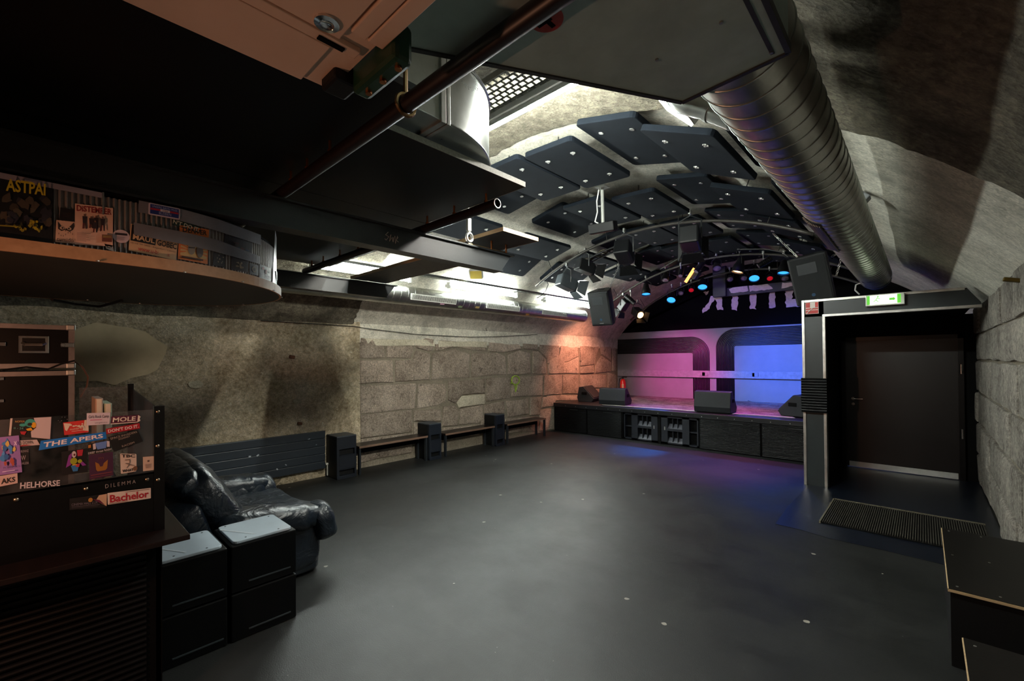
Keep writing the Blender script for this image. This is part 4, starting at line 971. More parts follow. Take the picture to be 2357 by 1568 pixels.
build('seat_cushion', cushion((-4.6, 1.32, .37), (1.0, .8, .2), Matrix.Rotation(.06, 3, 'X'), .02, (0, 1, 0), 5, seed=2), LEATHER, so, smooth=0)
build('back_cushion', cushion((-4.6, .93, .66), (1.46, .3, .78), Matrix.Rotation(.55, 3, 'X'), .016, (.25, 0, 1), 4.2, n=34, seed=5), LEATHER, so, smooth=0)
build('head_roll', cushion((-4.6, .73, .9), (1.4, .24, .2), Matrix.Rotation(.5, 3, 'X'), .014, (1, 0, .3), 3.4, n=30, seed=8), LEATHER, so, smooth=0)
build('back_frame', cushion((-4.6, .8, .42), (1.5, .22, .78), Matrix.Rotation(.3, 3, 'X'), .008, (0, 0, 1), 7), LEATHER, so, smooth=0)
for s, x in ((1, -3.93), (-1, -5.25)):
    build('arm', cushion((x, 1.27, .3), (.3, .74, .5), I3, .01, (0, 1, 0), 6, seed=11), LEATHER, so, smooth=0)
    build('arm_pad', cushion((x+.03*s, 1.3, .52), (.36, .82, .2), Matrix.Rotation(-.12, 3, 'X'), .022, (0, 1, 0), 3.2, seed=13+s), LEATHER, so, smooth=0)
    build('arm_front_roll', cushion((x+.05*s, 1.66, .42), (.34, .2, .32), Matrix.Rotation(.25, 3, 'X'), .018, (0, 0, 1), 3., seed=17+s), LEATHER, so, smooth=0)

# ------------------------------------------------------------------ black storage boxes with white lids
LIDM = plain('pale_grey_lid', 'a9b6c0', .35, var=.06, scale=6)
CRATE = plain('box_black', '040506', .4, spec=.22, bump=.06)
def crate(y0, y1, z0, lid, label):
    x0, x1 = -3.68, -3.25
    t = thing('storage_box', label, 'box', ((x0+x1)/2, (y0+y1)/2, z0), 'stacked storage boxes')
    build('body', MB().box(x0, x1, y0, y1, z0+.003, z0+.305), CRATE, t, bevel=.008)
    ym = y0+.5*(y1-y0)
    build('handle_groove', MB().box(x1-.002, x1+.006, ym-.1, ym+.16, z0+.05, z0+.058), plain('groove_grey', '2c3236', .4), t)
    if lid:
        r = .03; pts = []
        for cx_, cy_, a0 in ((x1-.02-r, y1-.02-r, 0), (x0+.02+r, y1-.02-r, 90), (x0+.02+r, y0+.02+r, 180), (x1-.02-r, y0+.02+r, 270)):
            for k in range(5): q = math.radians(a0+22.5*k); pts.append((cx_+r*math.cos(q), cy_+r*math.sin(q), z0+.305))
        build('lid', MB().prism(pts, (0, 0, .018)), LIDM, t, bevel=.004)
        build('tape', MB().obox((x1-.2, y0+.09, z0+.3245), (.3, .012, .001), Matrix.Rotation(.5, 3, 'Z')), plain('clear_tape', 'c6ced4', .3), t)
        for xx, yy in ((x0+.05, y0+.06), (x1-.06, y0+.1), (x1-.05, y1-.1), (x0+.06, y1-.06)):
            build('dent', MB().cyl((xx, yy, z0+.323), (xx, yy, z0+.3245), .006, n=8), plain('groove_grey', '2c3236'), t)
crate(.44, .805, .0, False, 'lower black storage box tucked against the booth')
crate(.44, .805, .312, True, 'black storage box with a pale lid partly under the booth shelf')
crate(.825, 1.225, .0, False, 'lower black storage box beside the sofa arm')
crate(.825, 1.225, .312, True, 'black storage box with a tape-marked pale lid beside the sofa arm')

# ------------------------------------------------------------------ booth
BX = -2.85; BY1 = .415; BY0 = -1.6
bo = thing('sound_booth', 'black booth counter with ribbed front and clear screen full of stickers', 'booth', (-3.4, -.5, 0))
build('shelf', MB().box(-3.96, -2.66, BY0, .5, .925, .95), DARKWOOD, bo, bevel=.003)
build('front_board', MB().box(BX-.02, BX, BY0, BY1, .95, 1.25), BLACKG, bo)
build('lower_front', MB().box(-2.93, -2.9, BY0, .42, 0.005, .925), BLACKM, bo)
build('lower_side', MB().box(-3.95, -2.9, .4, .425, 0.005, .925), BLACKM, bo)
mb = MB(); z = .04
while z < .9: mb.cyl((-2.898, BY0, z), (-2.898, .36, z), .011, n=8); z += .03
r = build('ribbed_cladding', mb, RIBBLK, bo, smooth=40); r['kind'] = 'stuff'
build('corner_post', MB().box(BX-.035, BX+.006, BY1-.03, BY1+.012, .95, 1.58), BLACKG, bo)
build('rear_post', MB().box(-3.97, -3.94, BY1-.02, BY1+.01, .95, 1.66), BLACKG, bo)
PX = perspex('clear_acrylic')
build('front_screen', MB().box(BX-.006, BX, BY0, BY1-.03, 1.24, 1.565), PX, bo)
build('side_screen', MB().prism([(BX-.03, BY1, 1.0), (-3.96, BY1, 1.0), (-3.96, BY1, 1.635), (BX-.03, BY1, 1.56)], (0, -.005, 0)), PX, bo)
build('rear_screen', MB().box(-3.97, -3.965, .16, BY1-.02, 1.4, 1.645), PX, bo)
SCREW = metal('screw_head', 'c9b8a0', .25)
for x, y in ((364, 948), (363, 1027), (364, 1105), (339, 1104), (198, 1126), (37, 1151)):
    p = onx(x, y, BX+.006); build('screw', MB().lathe((BX+.005, p[1], p[2]), (1, 0, 0), [(0, .0095), (.003, .0085), (.005, .004), (.005, 0)], 14), SCREW, bo, smooth=50)
# binders standing in the booth
for k, (y, w_, h_, cc) in enumerate(((.19, .03, .33, 'b59a88'), (.225, .03, .3, 'a7b49a'))):
    t = thing('ring_binder', ('tall beige binder standing behind the clear screen', 'greenish binder leaning behind the clear screen')[k], 'binder', (-3.35, y, .952))
    build('cover', MB().box(-3.47, -3.2, y, y+w_, .952, 1.3+h_*.95), plain('binder_'+cc, cc, .6), t, bevel=.003)
    build('pages', MB().box(-3.46, -3.196, y+.005, y+w_-.005, .957, 1.3+h_*.94), plain('paper_edge', 'c9bda8', .8), t)

# ------------------------------------------------------------------ flight cases
def flight(y0, y1, z0, z1, label, handle=True, name='flight_case'):
    x0, x1 = -4.6, -4.0
    t = thing(name, label, 'case', ((x0+x1)/2, (y0+y1)/2, z0), 'stacked flight cases')
    build('body', MB().box(x0+.004, x1-.004, y0+.004, y1-.004, z0+.002, z1), plain('case_black_laminate', '050506', .4, spec=.15), t)
    e = .028; mb = MB()
    for x in (x0, x1-e+.002):
        for z in (z0, z1-e): mb.box(x-.002, x+e, y0, y1, z, z+e)
        for y in (y0, y1-e): mb.box(x-.002, x+e, y, y+e, z0, z1)
    for z in (z0, z1-e):
        for y in (y0, y1-e): mb.box(x0, x1, y, y+e, z, z+e)
    build('edge_profile', mb, metal('case_edge_aluminium', '7d7a7a', .45), t)
    for z in (z0+.012, z1-.012): build('corner_ball', MB().box(x1-.03, x1+.006, y1-.04, y1+.005, z-.02, z+.02), ALU, t, bevel=.008)
    if handle:
        cy_, cz_ = .0, (z0+z1)/2+.01
        cy_ = float(onx(78, 793, x1)[1])
        h = build('recessed_handle', MB().box(x1-.002, x1+.005, cy_-.065, cy_+.065, cz_-.055, cz_+.055), CHROME, t, bevel=.003)
        build('dish', MB().box(x1+.004, x1+.008, cy_-.048, cy_+.048, cz_-.04, cz_+.04), BLACKG, h)
        build('grip', MB().tube([Vector((x1+.01, cy_-.045, cz_+.01)), Vector((x1+.02, cy_-.035, cz_+.0)), Vector((x1+.02, cy_+.035, cz_+.0)), Vector((x1+.01, cy_+.045, cz_+.01))], .012, 8), ALU, h)
        ly = float(onx(155, 792, x1)[1]); build('latch', MB().box(x1, x1+.012, ly-.03, ly+.03, cz_-.014, cz_+.014).cyl((x1+.01, ly-.02, cz_), (x1+.02, ly-.02, cz_), .012, n=10), CHROME, t, bevel=.002)
        ly = float(onx(2, 790, x1)[1]); build('latch', MB().box(x1, x1+.012, ly-.02, ly+.02, cz_-.012, cz_+.012), CHROME, t, bevel=.002)
    return t
flight(-.75, .14, 1.775, 2.045, 'black flight case with chrome recessed handle on top of the stack')
t = flight(-.75, .14, .955, 1.755, 'tall black rack case under the handled flight case', False)
for y in (872, 923): p = onx(2, y, -4.0); build('catch', MB().box(-4.0, -3.99, p[1]-.015, p[1]+.012, p[2]-.008, p[2]+.008), CHROME, t)
# counter the cases stand on
tag(build('case_stand', MB().box(-4.75, -4.12, -1.5, .38, .004, .95), BLACKM), 'black plinth carrying the stacked flight cases', 'plinth')
pts = [onx(x, y, -4.05) for x, y in ((172, 832), (190, 845), (203, 868), (200, 890), (185, 915))]
tag(build('loose_cable', MB().tube([Vector(p) for p in pts], .005, 6), plain('copper_cable', '6b4a38', .5)), 'thin brown cable looping off the flight case corner', 'cable')
pts = [onx(x, y, -3.99) for x, y in ((5, 852), (60, 845), (110, 850), (140, 838), (172, 830))]
tag(build('loose_cable', MB().tube([Vector(p) for p in pts], .005, 6), BLACK), 'thin black cable lying between the stacked flight cases', 'cable')

# ------------------------------------------------------------------ poster canopy
KC = (-3.5, .27); KA, KB = .86, .9; KZ = 2.25; KT = 2.55
def outline(d, n=64, y0=-2.2):
    pts = [(KC[0]+KA-d, y0)]
    for i in range(n+1):
        a = math.pi*i/n; pts.append((KC[0]+(KA-d)*math.cos(a), KC[1]+(KB-d)*math.sin(a)))
    pts.append((KC[0]-KA+d, y0)); return pts
ca = thing('poster_canopy', 'rounded corrugated metal canopy with plywood base rim over the booth', 'canopy', (KC[0], -.3, KZ))
build('base_board', MB().prism([(x, y, KZ) for x, y in outline(0.004)], (0, 0, .05)), plain('canopy_underside', '2b2a22', .6, var=.2, scale=2), ca)
ol = outline(0)
build('plywood_rim', MB().add([(x, y, KZ-.002) for x, y in ol]+[(x, y, KZ+.052) for x, y in ol]+[(x, y, KZ-.002) for x, y in outline(.012)]+[(x, y, KZ+.052) for x, y in outline(.012)],
      [(i, i+1, i+1+len(ol), i+len(ol)) for i in range(len(ol)-1)]+[(i+3*len(ol), i+1+3*len(ol), i+1+len(ol), i+len(ol)) for i in range(len(ol)-1)]+[(i, i+1, i+1+2*len(ol), i+2*len(ol)) for i in range(len(ol)-1)]), BIRCH, ca)
# surface used for the posters: wall set back from the rim
WD = .035
def wall_poly(n=400, y0=-2.2):
    P = [(KC[0]+KA-WD, y0+(KC[1]-y0)*i/120) for i in range(120)]
    P += [(KC[0]+(KA-WD)*math.cos(math.pi*i/n), KC[1]+(KB-WD)*math.sin(math.pi*i/n)) for i in range(n+1)]
    P += [(KC[0]-KA+WD, KC[1]+(y0-KC[1])*i/60) for i in range(1, 61)]
    return np.array(P)
WP = wall_poly(); WS = np.r_[0, np.cumsum(np.hypot(*np.diff(WP, axis=0).T))]
def cpos(s, z, off=0.):
    x = np.interp(s, WS, WP[:,0]); y = np.interp(s, WS, WP[:,1])
    x2 = np.interp(s+.01, WS, WP[:,0]); y2 = np.interp(s+.01, WS, WP[:,1]); d = np.array([x2-x, y2-y]); d /= np.linalg.norm(d)+1e-9
    return Vector((x+d[1]*off, y-d[0]*off, z))
def csz(px, py):
    d = ray(px, py); best = None
    for i in range(len(WP)-1):
        A_, B_ = WP[i], WP[i+1]; e = B_-A_
        det = d[0]*(-e[1])+e[0]*d[1]
        if abs(det) < 1e-12: continue
        t_ = (A_[0]*(-e[1])+e[0]*A_[1])/det; q = (d[0]*A_[1]-d[1]*A_[0])/det
        if t_ > 0 and -1e-6 <= q <= 1+1e-6 and (best is None or t_ < best[0]): best = (t_, WS[i]+q*np.hypot(*e), CAMH+d[2]*t_)
    return (best[1], best[2]) if best else (WS[-1]*.55, 2.4)
S1 = WS[-1]; NC = int(S1/.019); mb = MB()
mb.grid(lambda u, v: cpos(u*S1, KZ+.05+(KT-KZ-.05)*v, .006*math.sin(2*math.pi*u*NC)), NC*6, 1)
build('corrugated_wall', mb, plain('corrugated_zinc', '8f8a88', .4, metal=.55, var=.25, scale=2.), ca, smooth=0)
build('top_trim', MB().grid(lambda u, v: cpos(u*2.38, KT-.012+.024*v, .012), 60, 1).grid(lambda u, v: cpos(u*2.38, KT+.012, .012-.02*v), 60, 1), plain('trim_grey_metal', '9a929c', .45, metal=.25), ca)
build('top_cover', MB().prism([(x, y, KT+.005) for x, y in outline(WD+.01)], (0, 0, .02)), BLACKM, ca)
build('hanger_post', MB().box(-2.78, -2.74, -.4, -.36, KT+.02, BZ0-.012).box(-2.78, -2.74, -1.1, -1.06, KT+.02, BZ0-.012), STEELBLK, ca)
for x, y in ((225, 600), (425, 626), (558, 648), (630, 668), (648, 684), (500, 704), (560, 700), (202, 690), (322, 698)):
    p = onz(x, y, KZ); build('rim_screw', MB().cyl((p[0], p[1], KZ-.004), (p[0], p[1], KZ), .007, n=8), ALU, ca)
build('seam_strip', MB().grid(lambda u, v: cpos(csz(235, 480)[0]+.006*u, KZ+.215+.1*v, .012), 1, 1), ALU, ca)
pts = [onz(x, y, 2.2) for x, y in ((120, 690), (170, 700), (230, 706), (280, 692))]
tag(build('loose_cable', MB().tube([Vector(p) for p in pts], .009, 6), BLACK), 'thick black cable drooping below the poster canopy', 'cable')
# ------------------------------------------------------------------ printed things
BOLD = ('ASTPAI', 'THE APERS', 'MOLE', "DON'T DO IT.", "N'T DO IT.", 'HELHORSE', 'MAUL', 'GOBEC', 'DRZI', 'Bachelor', "HALT'S", 'DiSTEMPER', 'DENVER', 'AKS', 'TBC', 'WHAT')
def text_mesh(s):
    cu = bpy.data.curves.new('t', 'FONT'); cu.body = s; cu.offset = .025 if s in BOLD else 0.; cu.fill_mode = 'FRONT'; cu.resolution_u = 2
    o = bpy.data.objects.new('t', cu); COL.objects.link(o)
    dg = bpy.context.evaluated_depsgraph_get(); me = bpy.data.meshes.new_from_object(o.evaluated_get(dg))
    v = np.array([tuple(q.co) for q in me.vertices]); f = [tuple(p.vertices) for p in me.polygons]
    bpy.data.objects.remove(o); bpy.data.curves.remove(cu); bpy.data.meshes.remove(me)
    if len(v) == 0: return None
    v = v[:, :2]; mn = v.min(0); mx = v.max(0); v = (v-mn)/(mx-mn+1e-9)
    return v, f
TCACHE = {}
def tmesh(s):
    if s not in TCACHE: TCACHE[s] = text_mesh(s)
    return TCACHE[s]
def ink(c): return plain('ink_'+c, c, .55, var=.0)
def sticker(name, label, cat, surf, quad, base, items=(), group=None, off=.003, nu=8, corner=0, ellipse=False, paper=True, gloss=.5):
    """surf: 'canopy' or plane x of the booth; quad px TL TR BR BL; items in uv (u right, v up)"""
    if surf == 'canopy':
        Q = [csz(*q) for q in quad]
        mp_ = lambda u, v, o_: cpos(*[(Q[0][k]*(1-u)*v+Q[1][k]*u*v+Q[2][k]*u*(1-v)+Q[3][k]*(1-u)*(1-v)) for k in (0, 1)], .006+o_)
    else:
        Q = [Vector(onx(q[0], q[1], surf)) for q in quad]
        mp_ = lambda u, v, o_: Q[0]*((1-u)*v)+Q[1]*(u*v)+Q[2]*(u*(1-v))+Q[3]*((1-u)*(1-v))+Vector((o_, 0, 0))
    c = mp_(.5, .0, off)
    t = thing(name, label, cat, c, group)
    if paper:
        mb = MB()
        if ellipse:
            n = 32; vs = [mp_(.5+.5*math.cos(2*math.pi*i/n), .5+.5*math.sin(2*math.pi*i/n), off) for i in range(n)]; mb.add(vs, [tuple(range(n))])
        elif corner:
            n = 5; uv = []
            for cu_, cv_, a0 in ((1-corner, 1-corner*1.8, 0), (corner, 1-corner*1.8, 90), (corner, corner*1.8, 180), (1-corner, corner*1.8, 270)):
                for k in range(n): q = math.radians(a0+90*k/(n-1)); uv.append((cu_+corner*math.cos(q), cv_+1.8*corner*math.sin(q)))
            mb.add([mp_(u, v, off) for u, v in uv], [tuple(range(len(uv)))])
        else: mb.grid(lambda u, v: mp_(u, v, off), nu, 1)
        build('paper', mb, plain('paper_'+base, base, gloss, var=.05, scale=20), t)
    if items:
        mb = MB(); cols = []
        for k, it in enumerate(items):
            c_ = it[-1]
            if c_ not in cols: cols.append(c_)
            mb.mi = cols.index(c_); o_ = off+.0012+.0004*k
            if it[0] == 'T':
                tm = tmesh(it[1])
                if tm: mb.add([mp_(it[2]+(it[4]-it[2])*p[0]+(it[6]*p[1] if len(it) > 7 else 0), it[3]+(it[5]-it[3])*p[1]+(it[7] if len(it) > 8 else 0)*p[0], o_) for p in tm[0]], tm[1])
            elif it[0] == 'R': mb.grid(lambda u, v: mp_(it[1]+(it[3]-it[1])*u, it[2]+(it[4]-it[2])*v, o_), 4, 1)
            elif it[0] == 'D':
                n = 16; mb.add([mp_(it[1]+it[3]*math.cos(2*math.pi*i/n), it[2]+it[4]*math.sin(2*math.pi*i/n), o_) for i in range(n)], [tuple(range(n))])
            elif it[0] == 'P': mb.add([mp_(u, v, o_) for u, v in it[1]], [tuple(range(len(it[1])))])
        build('printed_design', mb, [ink(q) for q in cols], t)
    return t
def blobs(n, u0, v0, u1, v1, cols, s, seed):
    r = random.Random(seed); out = []
    for i in range(n):
        u = r.uniform(u0, u1); v = r.uniform(v0, v1); k = r.randint(5, 8)
        P = [(min(.99, max(.01, u+s*r.uniform(.4, 1.2)*math.cos(6.283*j/k))), min(.99, max(.01, v+s*r.uniform(.4, 1.2)*math.sin(6.283*j/k)))) for j in range(k)]
        out.append(('P', P, r.choice(cols)))
    return out
def lines(v0, v1, n, u0, u1, c, seed, h=.35):
    r = random.Random(seed); out = []
    for i in range(n):
        v = v0+(v1-v0)*i/n; out.append(('R', u0, v, u0+(u1-u0)*r.uniform(.6, 1), v+(v1-v0)/n*h, c))
    return out
C_ = 'canopy'; GC = 'posters on the canopy'; GS = 'stickers on the clear booth screen'
sticker('poster', 'black concert poster with big yellow lettering on the canopy', 'poster', C_, [(-9,406),(122.6,424.7),(119.7,558.9),(-9,553)], '0c0b0c',
    blobs(26, .1, .3, .95, .72, ['2e2a30', '3a3228', '4a4034', '262530', '4d4638'], .09, 3)+blobs(22, .3, .16, .85, .32, ['8a7c18', 'a8961c', '2c2a10'], .035, 4)+
    [('T', 'ASTPAI', .17, .76, .86, .96, 'c8b020'), ('R', .0, .2, .38, .22, '8a7c18')], GC)
sticker('poster', 'small dark flyer tucked above the owl flyer on the canopy', 'poster', C_, [(139,478.5),(172,484),(172,511),(136,507)], '120c0c', lines(.3, .7, 3, .2, .8, '33221c', 5), GC)
owl = [('P', [(.08,.95),(.3,.72),(.48,.62),(.7,.74),(.95,.97),(.98,.8),(.9,.62),(.72,.52),(.5,.6),(.3,.52),(.12,.6)], '2a221e'),
       ('D', .32, .66, .12, .07, 'c8a890'), ('D', .7, .66, .12, .07, 'c8a890'), ('D', .34, .66, .05, .04, '2a221e'), ('D', .68, .66, .05, .04, '2a221e'),
       ('P', [(.46,.6),(.56,.6),(.51,.5)], '6a5040')]+[('P', [(.14+.12*i, .42-.1*math.sin(i)), (.18+.12*i, .42-.1*math.sin(i)), (.16+.12*i, .33-.1*math.sin(i))], '2a221e') for i in range(7)]
sticker('poster', 'pale flyer with an inked owl face and the word below', 'poster', C_, [(129.4,507.5),(172,512),(172,562),(126.9,558)], 'd2aa92', owl+[('T', 'tumido', .08, .04, .93, .22, '2a1c1a')], GC)
fig = []
for x, y, s in ((.25,.62,1.),(.42,.6,.8),(.55,.62,.9),(.72,.6,1.),(.52,.5,.8)):
    fig += [('D', x, y+.12*s, .03, .028, '6a4a3a'), ('P', [(x-.06,y+.09*s),(x+.06,y+.09*s),(x+.05,y-.08),(x-.05,y-.08)], '2c2024'), ('P', [(x-.05,y-.08),(x-.01,y-.08),(x-.02,y-.22*s),(x-.06,y-.22*s)], '5a2024'), ('P', [(x+.01,y-.08),(x+.05,y-.08),(x+.06,y-.22*s),(x+.02,y-.22*s)], '3a2a2c')]
sticker('poster', 'pale tour poster with a red title and a group of figures', 'poster', C_, [(172.4,469.5),(259.7,480.5),(259,568.5),(171.7,563.5)], 'd9b09a',
    [('T', 'DiSTEMPER', .04, .82, .96, .97, '8e2a2c')]+fig+lines(.08, .3, 7, .05, .4, '9a7a70', 8)+[('R', .7, .1, .97, .28, '6e3a2c'), ('R', .72, .2, .95, .26, '8a6a3c'), ('R', .55, .8, .92, .81, '5a3a38')], GC)
sticker('poster', 'torn white scrap with a scribble at the tour poster corner', 'poster', C_, [(240,562),(259,566),(262,580),(244,573)], 'd8c8c0', blobs(4, .2, .2, .8, .8, ['201a1a'], .12, 9), GC)
sticker('poster', 'white oval sticker with a dark printed bar on the canopy', 'sticker', C_, [(258.5,528),(298,532),(298,562),(258.5,558)], 'cbb6bc', [('R', .15, .58, .85, .74, '2c2428')]+lines(.2, .5, 4, .22, .8, '9a8a90', 3), GC, ellipse=True)
sticker('poster', 'two-part sand coloured and black poster with red web address', 'poster', C_, [(300.7,516),(409,540),(403,600),(295,577)], 'd0a880',
    [('R', .02, .38, .52, .98, '0e0c0c'), ('T', "HALT'S", .08, .68, .48, .86, 'd0a880'), ('T', 'MAUL', .06, .44, .5, .64, 'd0a880'), ('T', 'DRZI', .56, .66, .97, .9, '141012'), ('T', 'GOBEC', .55, .4, .98, .62, '141012'),
     ('T', '10.-12. 09. 2003 - Klagenfurt / Celovec', .03, .26, .97, .33, '3a2c28'), ('T', 'www.u-b:', .18, .06, .6, .22, 'a82024'), ('T', ':it', .78, .07, .84, .2, 'a82024')], GC)
sticker('poster', 'orange poster with two portrait heads and a sunburst', 'poster', C_, [(411.5,519.5),(478.6,529.4),(475.2,608.8),(407.4,596.4)], 'd87020',
    [('T', 'DENVER', .1, .82, .92, .96, '1c1410'), ('R', .08, .7, .9, .76, 'e09030'), ('R', .06, .12, .95, .62, 'd8b070')]+[('P', [(.5,.3),(.06,.2+.11*i),(.06,.25+.11*i)], 'd87020') for i in range(4)]+[('P', [(.5,.3),(.95,.2+.11*i),(.95,.25+.11*i)], 'd87020') for i in range(4)]+
    [('D', .4, .36, .12, .18, '8a8070'), ('D', .68, .32, .12, .18, '4a4440'), ('P', [(.28,.44),(.52,.48),(.5,.56),(.3,.54)], '1c1816'), ('P', [(.3,.36),(.5,.38),(.5,.41),(.3,.4)], '201a18'), ('D', .68, .2, .08, .06, '6a6058'), ('R', .1, .06, .8, .1, '3a2010')], GC)
sticker('poster', 'dark green strip sticker with white words under the grey tape', 'sticker', C_, [(398,503),(461,524),(457,538),(395,518)], '0c2416', [('T', "N'T DO IT.", .0, .2, .95, .8, 'c8c8b0')], GC)
# grey tape strips stuck across the posters
def strip_on_canopy(top, bot, label, off):
    n = 40; tx = np.array(top); bx = np.array(bot); U = np.linspace(0, 1, n+1)
    def at(P, u): s = np.linspace(0, 1, len(P)); return np.interp(u, s, P[:,0]), np.interp(u, s, P[:,1])
    A_ = [csz(*at(tx, u)) for u in U]; B_ = [csz(*at(bx, u)) for u in U]
    vs = [cpos(a[0], a[1], off) for a in A_]+[cpos(b_[0], b_[1], off) for b_ in B_]
    mb = MB().add(vs, [(i, i+1, i+2+n, i+1+n) for i in range(n)])
    tag(build('tape_strip', mb, plain('grey_gaffer_tape', '75737a', .45, var=.1, scale=12, bump=.05)), label, 'tape', 'tape strips on the canopy')
zc = lambda L: [(280+x/6.0436, 450+y/6.0436) for x, y in L]
strip_on_canopy(zc([(230,80),(790,190),(1300,330),(1900,550)]), zc([(220,240),(790,360),(1300,500),(1900,690)]), 'upper strip of grey tape running around the canopy', .016)
strip_on_canopy(zc([(160,385),(760,500),(1300,620),(1890,850)]), zc([(160,555),(760,670),(1250,780),(1890,955)]), 'lower strip of grey tape across the sand and orange posters', .016)
sticker('poster', 'white-framed blue and red railway sticker on the upper tape', 'sticker', C_, [(339.6,468.2),(410.7,482.3),(409.9,507.9),(338.7,495.5)], 'd8c8d4',
    [('R', .05, .1, .95, .9, '1c2c78'), ('R', .06, .44, .94, .6, 'a81c30'), ('R', .36, .42, .66, .62, 'd8d0d8'), ('T', 'UNSERE BAHN MUSS', .1, .66, .9, .84, 'a8b0d8'), ('T', 'ÖBB', .42, .45, .6, .59, '883040'), ('T', 'BLEIBEN', .32, .16, .7, .38, 'a8b0d8')], GC, off=.013, corner=.06)
sticker('poster', 'small black flyer with pale speckled print on the canopy bend', 'poster', C_, [(490,581),(516,588),(515,616),(487,611)], '141216', blobs(10, .25, .15, .8, .85, ['8a8078', 'a09078'], .07, 12), GC)
sticker('poster', 'brown flyer with a pale silhouette on the canopy bend', 'poster', C_, [(529.8,590),(568,600),(567,627),(529,620)], '2a2018', blobs(7, .25, .2, .6, .8, ['7a6850', '8a7860'], .1, 13), GC)
sticker('poster', 'small dark flyer with a round pale emblem on the canopy bend', 'poster', C_, [(571,605),(592,612),(591,635),(571,630)], '1c1814', [('D', .5, .5, .25, .3, '7a6c50'), ('D', .5, .5, .12, .16, '2a2018')], GC)
sticker('poster', 'dark red and white flyer with white letters at the canopy end', 'poster', C_, [(594,608),(620,618),(620,648),(593,640)], '2a2026', blobs(6, .2, .45, .8, .9, ['b8a8a8', '8a2a30', '1a1416'], .12, 14)+[('T', 'DEE CRACKS', .05, .12, .95, .38, 'd0c8cc')], GC)
sticker('poster', 'dark framed flyer above the lower tape at the canopy end', 'poster', C_, [(515,540),(578,560),(575,590),(512,568)], '1a1512', blobs(8, .1, .1, .9, .6, ['4a2420', '3a3028', '2c3a4a'], .12, 15), GC)
sticker('poster', 'silvery metal sheet around the canopy end with its reflections painted in', 'poster', C_, [(630,527),(652,531),(650,664),(624,652)], 'b6bcc4', blobs(8, .1, .1, .9, .9, ['8a9098', 'd8dce0', '6a7078'], .14, 16), GC, gloss=.3)  # bright reflection of the metal sheet is painted as pale paper and ink blobs

SX = BX+.001
def sk(label, quad, base, items=(), **kw): return sticker('sticker', label, 'sticker', SX, quad, base, items, GS, **kw)
sk('black and colourful art sticker with a torn white half', [(24,963),(120,958.5),(118,1012),(20,1003)], '0c0a0c',
   [('R', .0, .02, .05, 1., 'b8a8a0'), ('P', [(.55,.97),(.98,.98),(.97,.02),(.52,.02),(.5,.3),(.62,.5)], 'b4a4a8'), ('D', .47, .72, .13, .2, '2e8a80'), ('D', .3, .62, .08, .08, '2e8a80'), ('D', .56, .62, .06, .14, 'c89018'), ('P', [(.38,.42),(.5,.5),(.55,.36),(.42,.34)], 'c89018'), ('P', [(.25,.28),(.4,.3),(.36,.12),(.28,.14)], 'a01c28'), ('T', 'NOFXA', .12, .76, .34, .86, 'b89050'), ('T', '0 - 24', .1, .4, .32, .5, '5a9a90'), ('D', .46, .66, .05, .08, '0c0a0c')])
sk('white strip sticker with torn edge reading in black capitals', [(46,1014),(85,1012),(92,1024),(47,1028)], 'b4a4a4', [('T', 'S DOWN', .02, .3, .7, .9, '241c1c'), ('P', [(.0,.0),(.6,.1),(.3,.25),(.0,.2)], '8a1c24')])
sk('purple cartoon-lettered sticker at the screen edge', [(-14,1008),(43.5,1002),(51,1086.5),(-14,1096)], '8a68a8',
   blobs(16, .3, .35, .78, .85, ['3a78b8', 'c8a858', '2a5a98', '4a88c8'], .1, 21)+blobs(4, .3, .25, .7, .38, ['a04838'], .08, 22)+[('T', 'x', .78, .75, .9, .86, 'd8c8e0'), ('T', 'IN TEENAGE', .35, .17, .85, .22, '3a2850'), ('R', .3, .08, .75, .1, 'c8b0d8')], off=.006)
sk('white sticker with slanted black capitals under the purple one', [(-14,1098),(40,1089),(41,1112),(-14,1123)], 'b8a09c', [('T', 'AKS', .3, .2, .9, .7, '141012')])
sk('long bright blue banner sticker with white capitals', [(93.8,1014.5),(242.8,993.9),(245.3,1009.6),(89,1036.5)], '1068b8', [('T', 'THE APERS', .05, .22, .95, .78, 'd8ccd0')], off=.007)
sk('red sticker with cream graffiti lettering', [(145,973),(203,966),(204,995),(148,1002)], 'b82c28',
   [('P', [(.85,1.),(1.,1.),(1.,.1),(.75,.2),(.8,.5)], 'c8b8a8'), ('P', [(.02,.95),(.3,.85),(.12,.3),(.05,.4)], 'c8b8a8')]+blobs(9, .25, .5, .8, .75, ['c8b8a8'], .07, 23)+[('T', 'numbrem', .25, .34, .82, .5, 'c8b8a8'), ('R', .3, .22, .8, .25, 'c8b8a8')])
sk('white card sticker with a handwritten script line', [(199.5,951),(253.5,949.5),(251.5,976),(199,979.5)], 'c0b4c0', [('T', 'Girls Rock Camp', .08, .5, .95, .82, '242028'), ('R', .15, .4, .65, .45, 'b04878'), ('T', 'www.girlsrock.at', .35, .1, .9, .22, '242028')], off=.006)
sk('dark wine strip sticker with bold cream capitals', [(256,959),(322,955),(320,972),(254.5,977)], '4a1030', [('T', 'MOLE', .06, .25, .86, .85, 'd0c4b8'), ('P', [(.93,1.),(1.03,.75),(1.,.5),(1.04,.2),(.93,.0)], 'd0c4b8'), ('R', .0, .0, .95, .1, 'd0c4b8')])
sk('red strip sticker with bold white capitals', [(243.5,987),(320.5,974),(322,986),(245,999.5)], '9c1422', [('T', "DON'T DO IT.", .05, .22, .96, .8, 'd4c8c8')], off=.007)
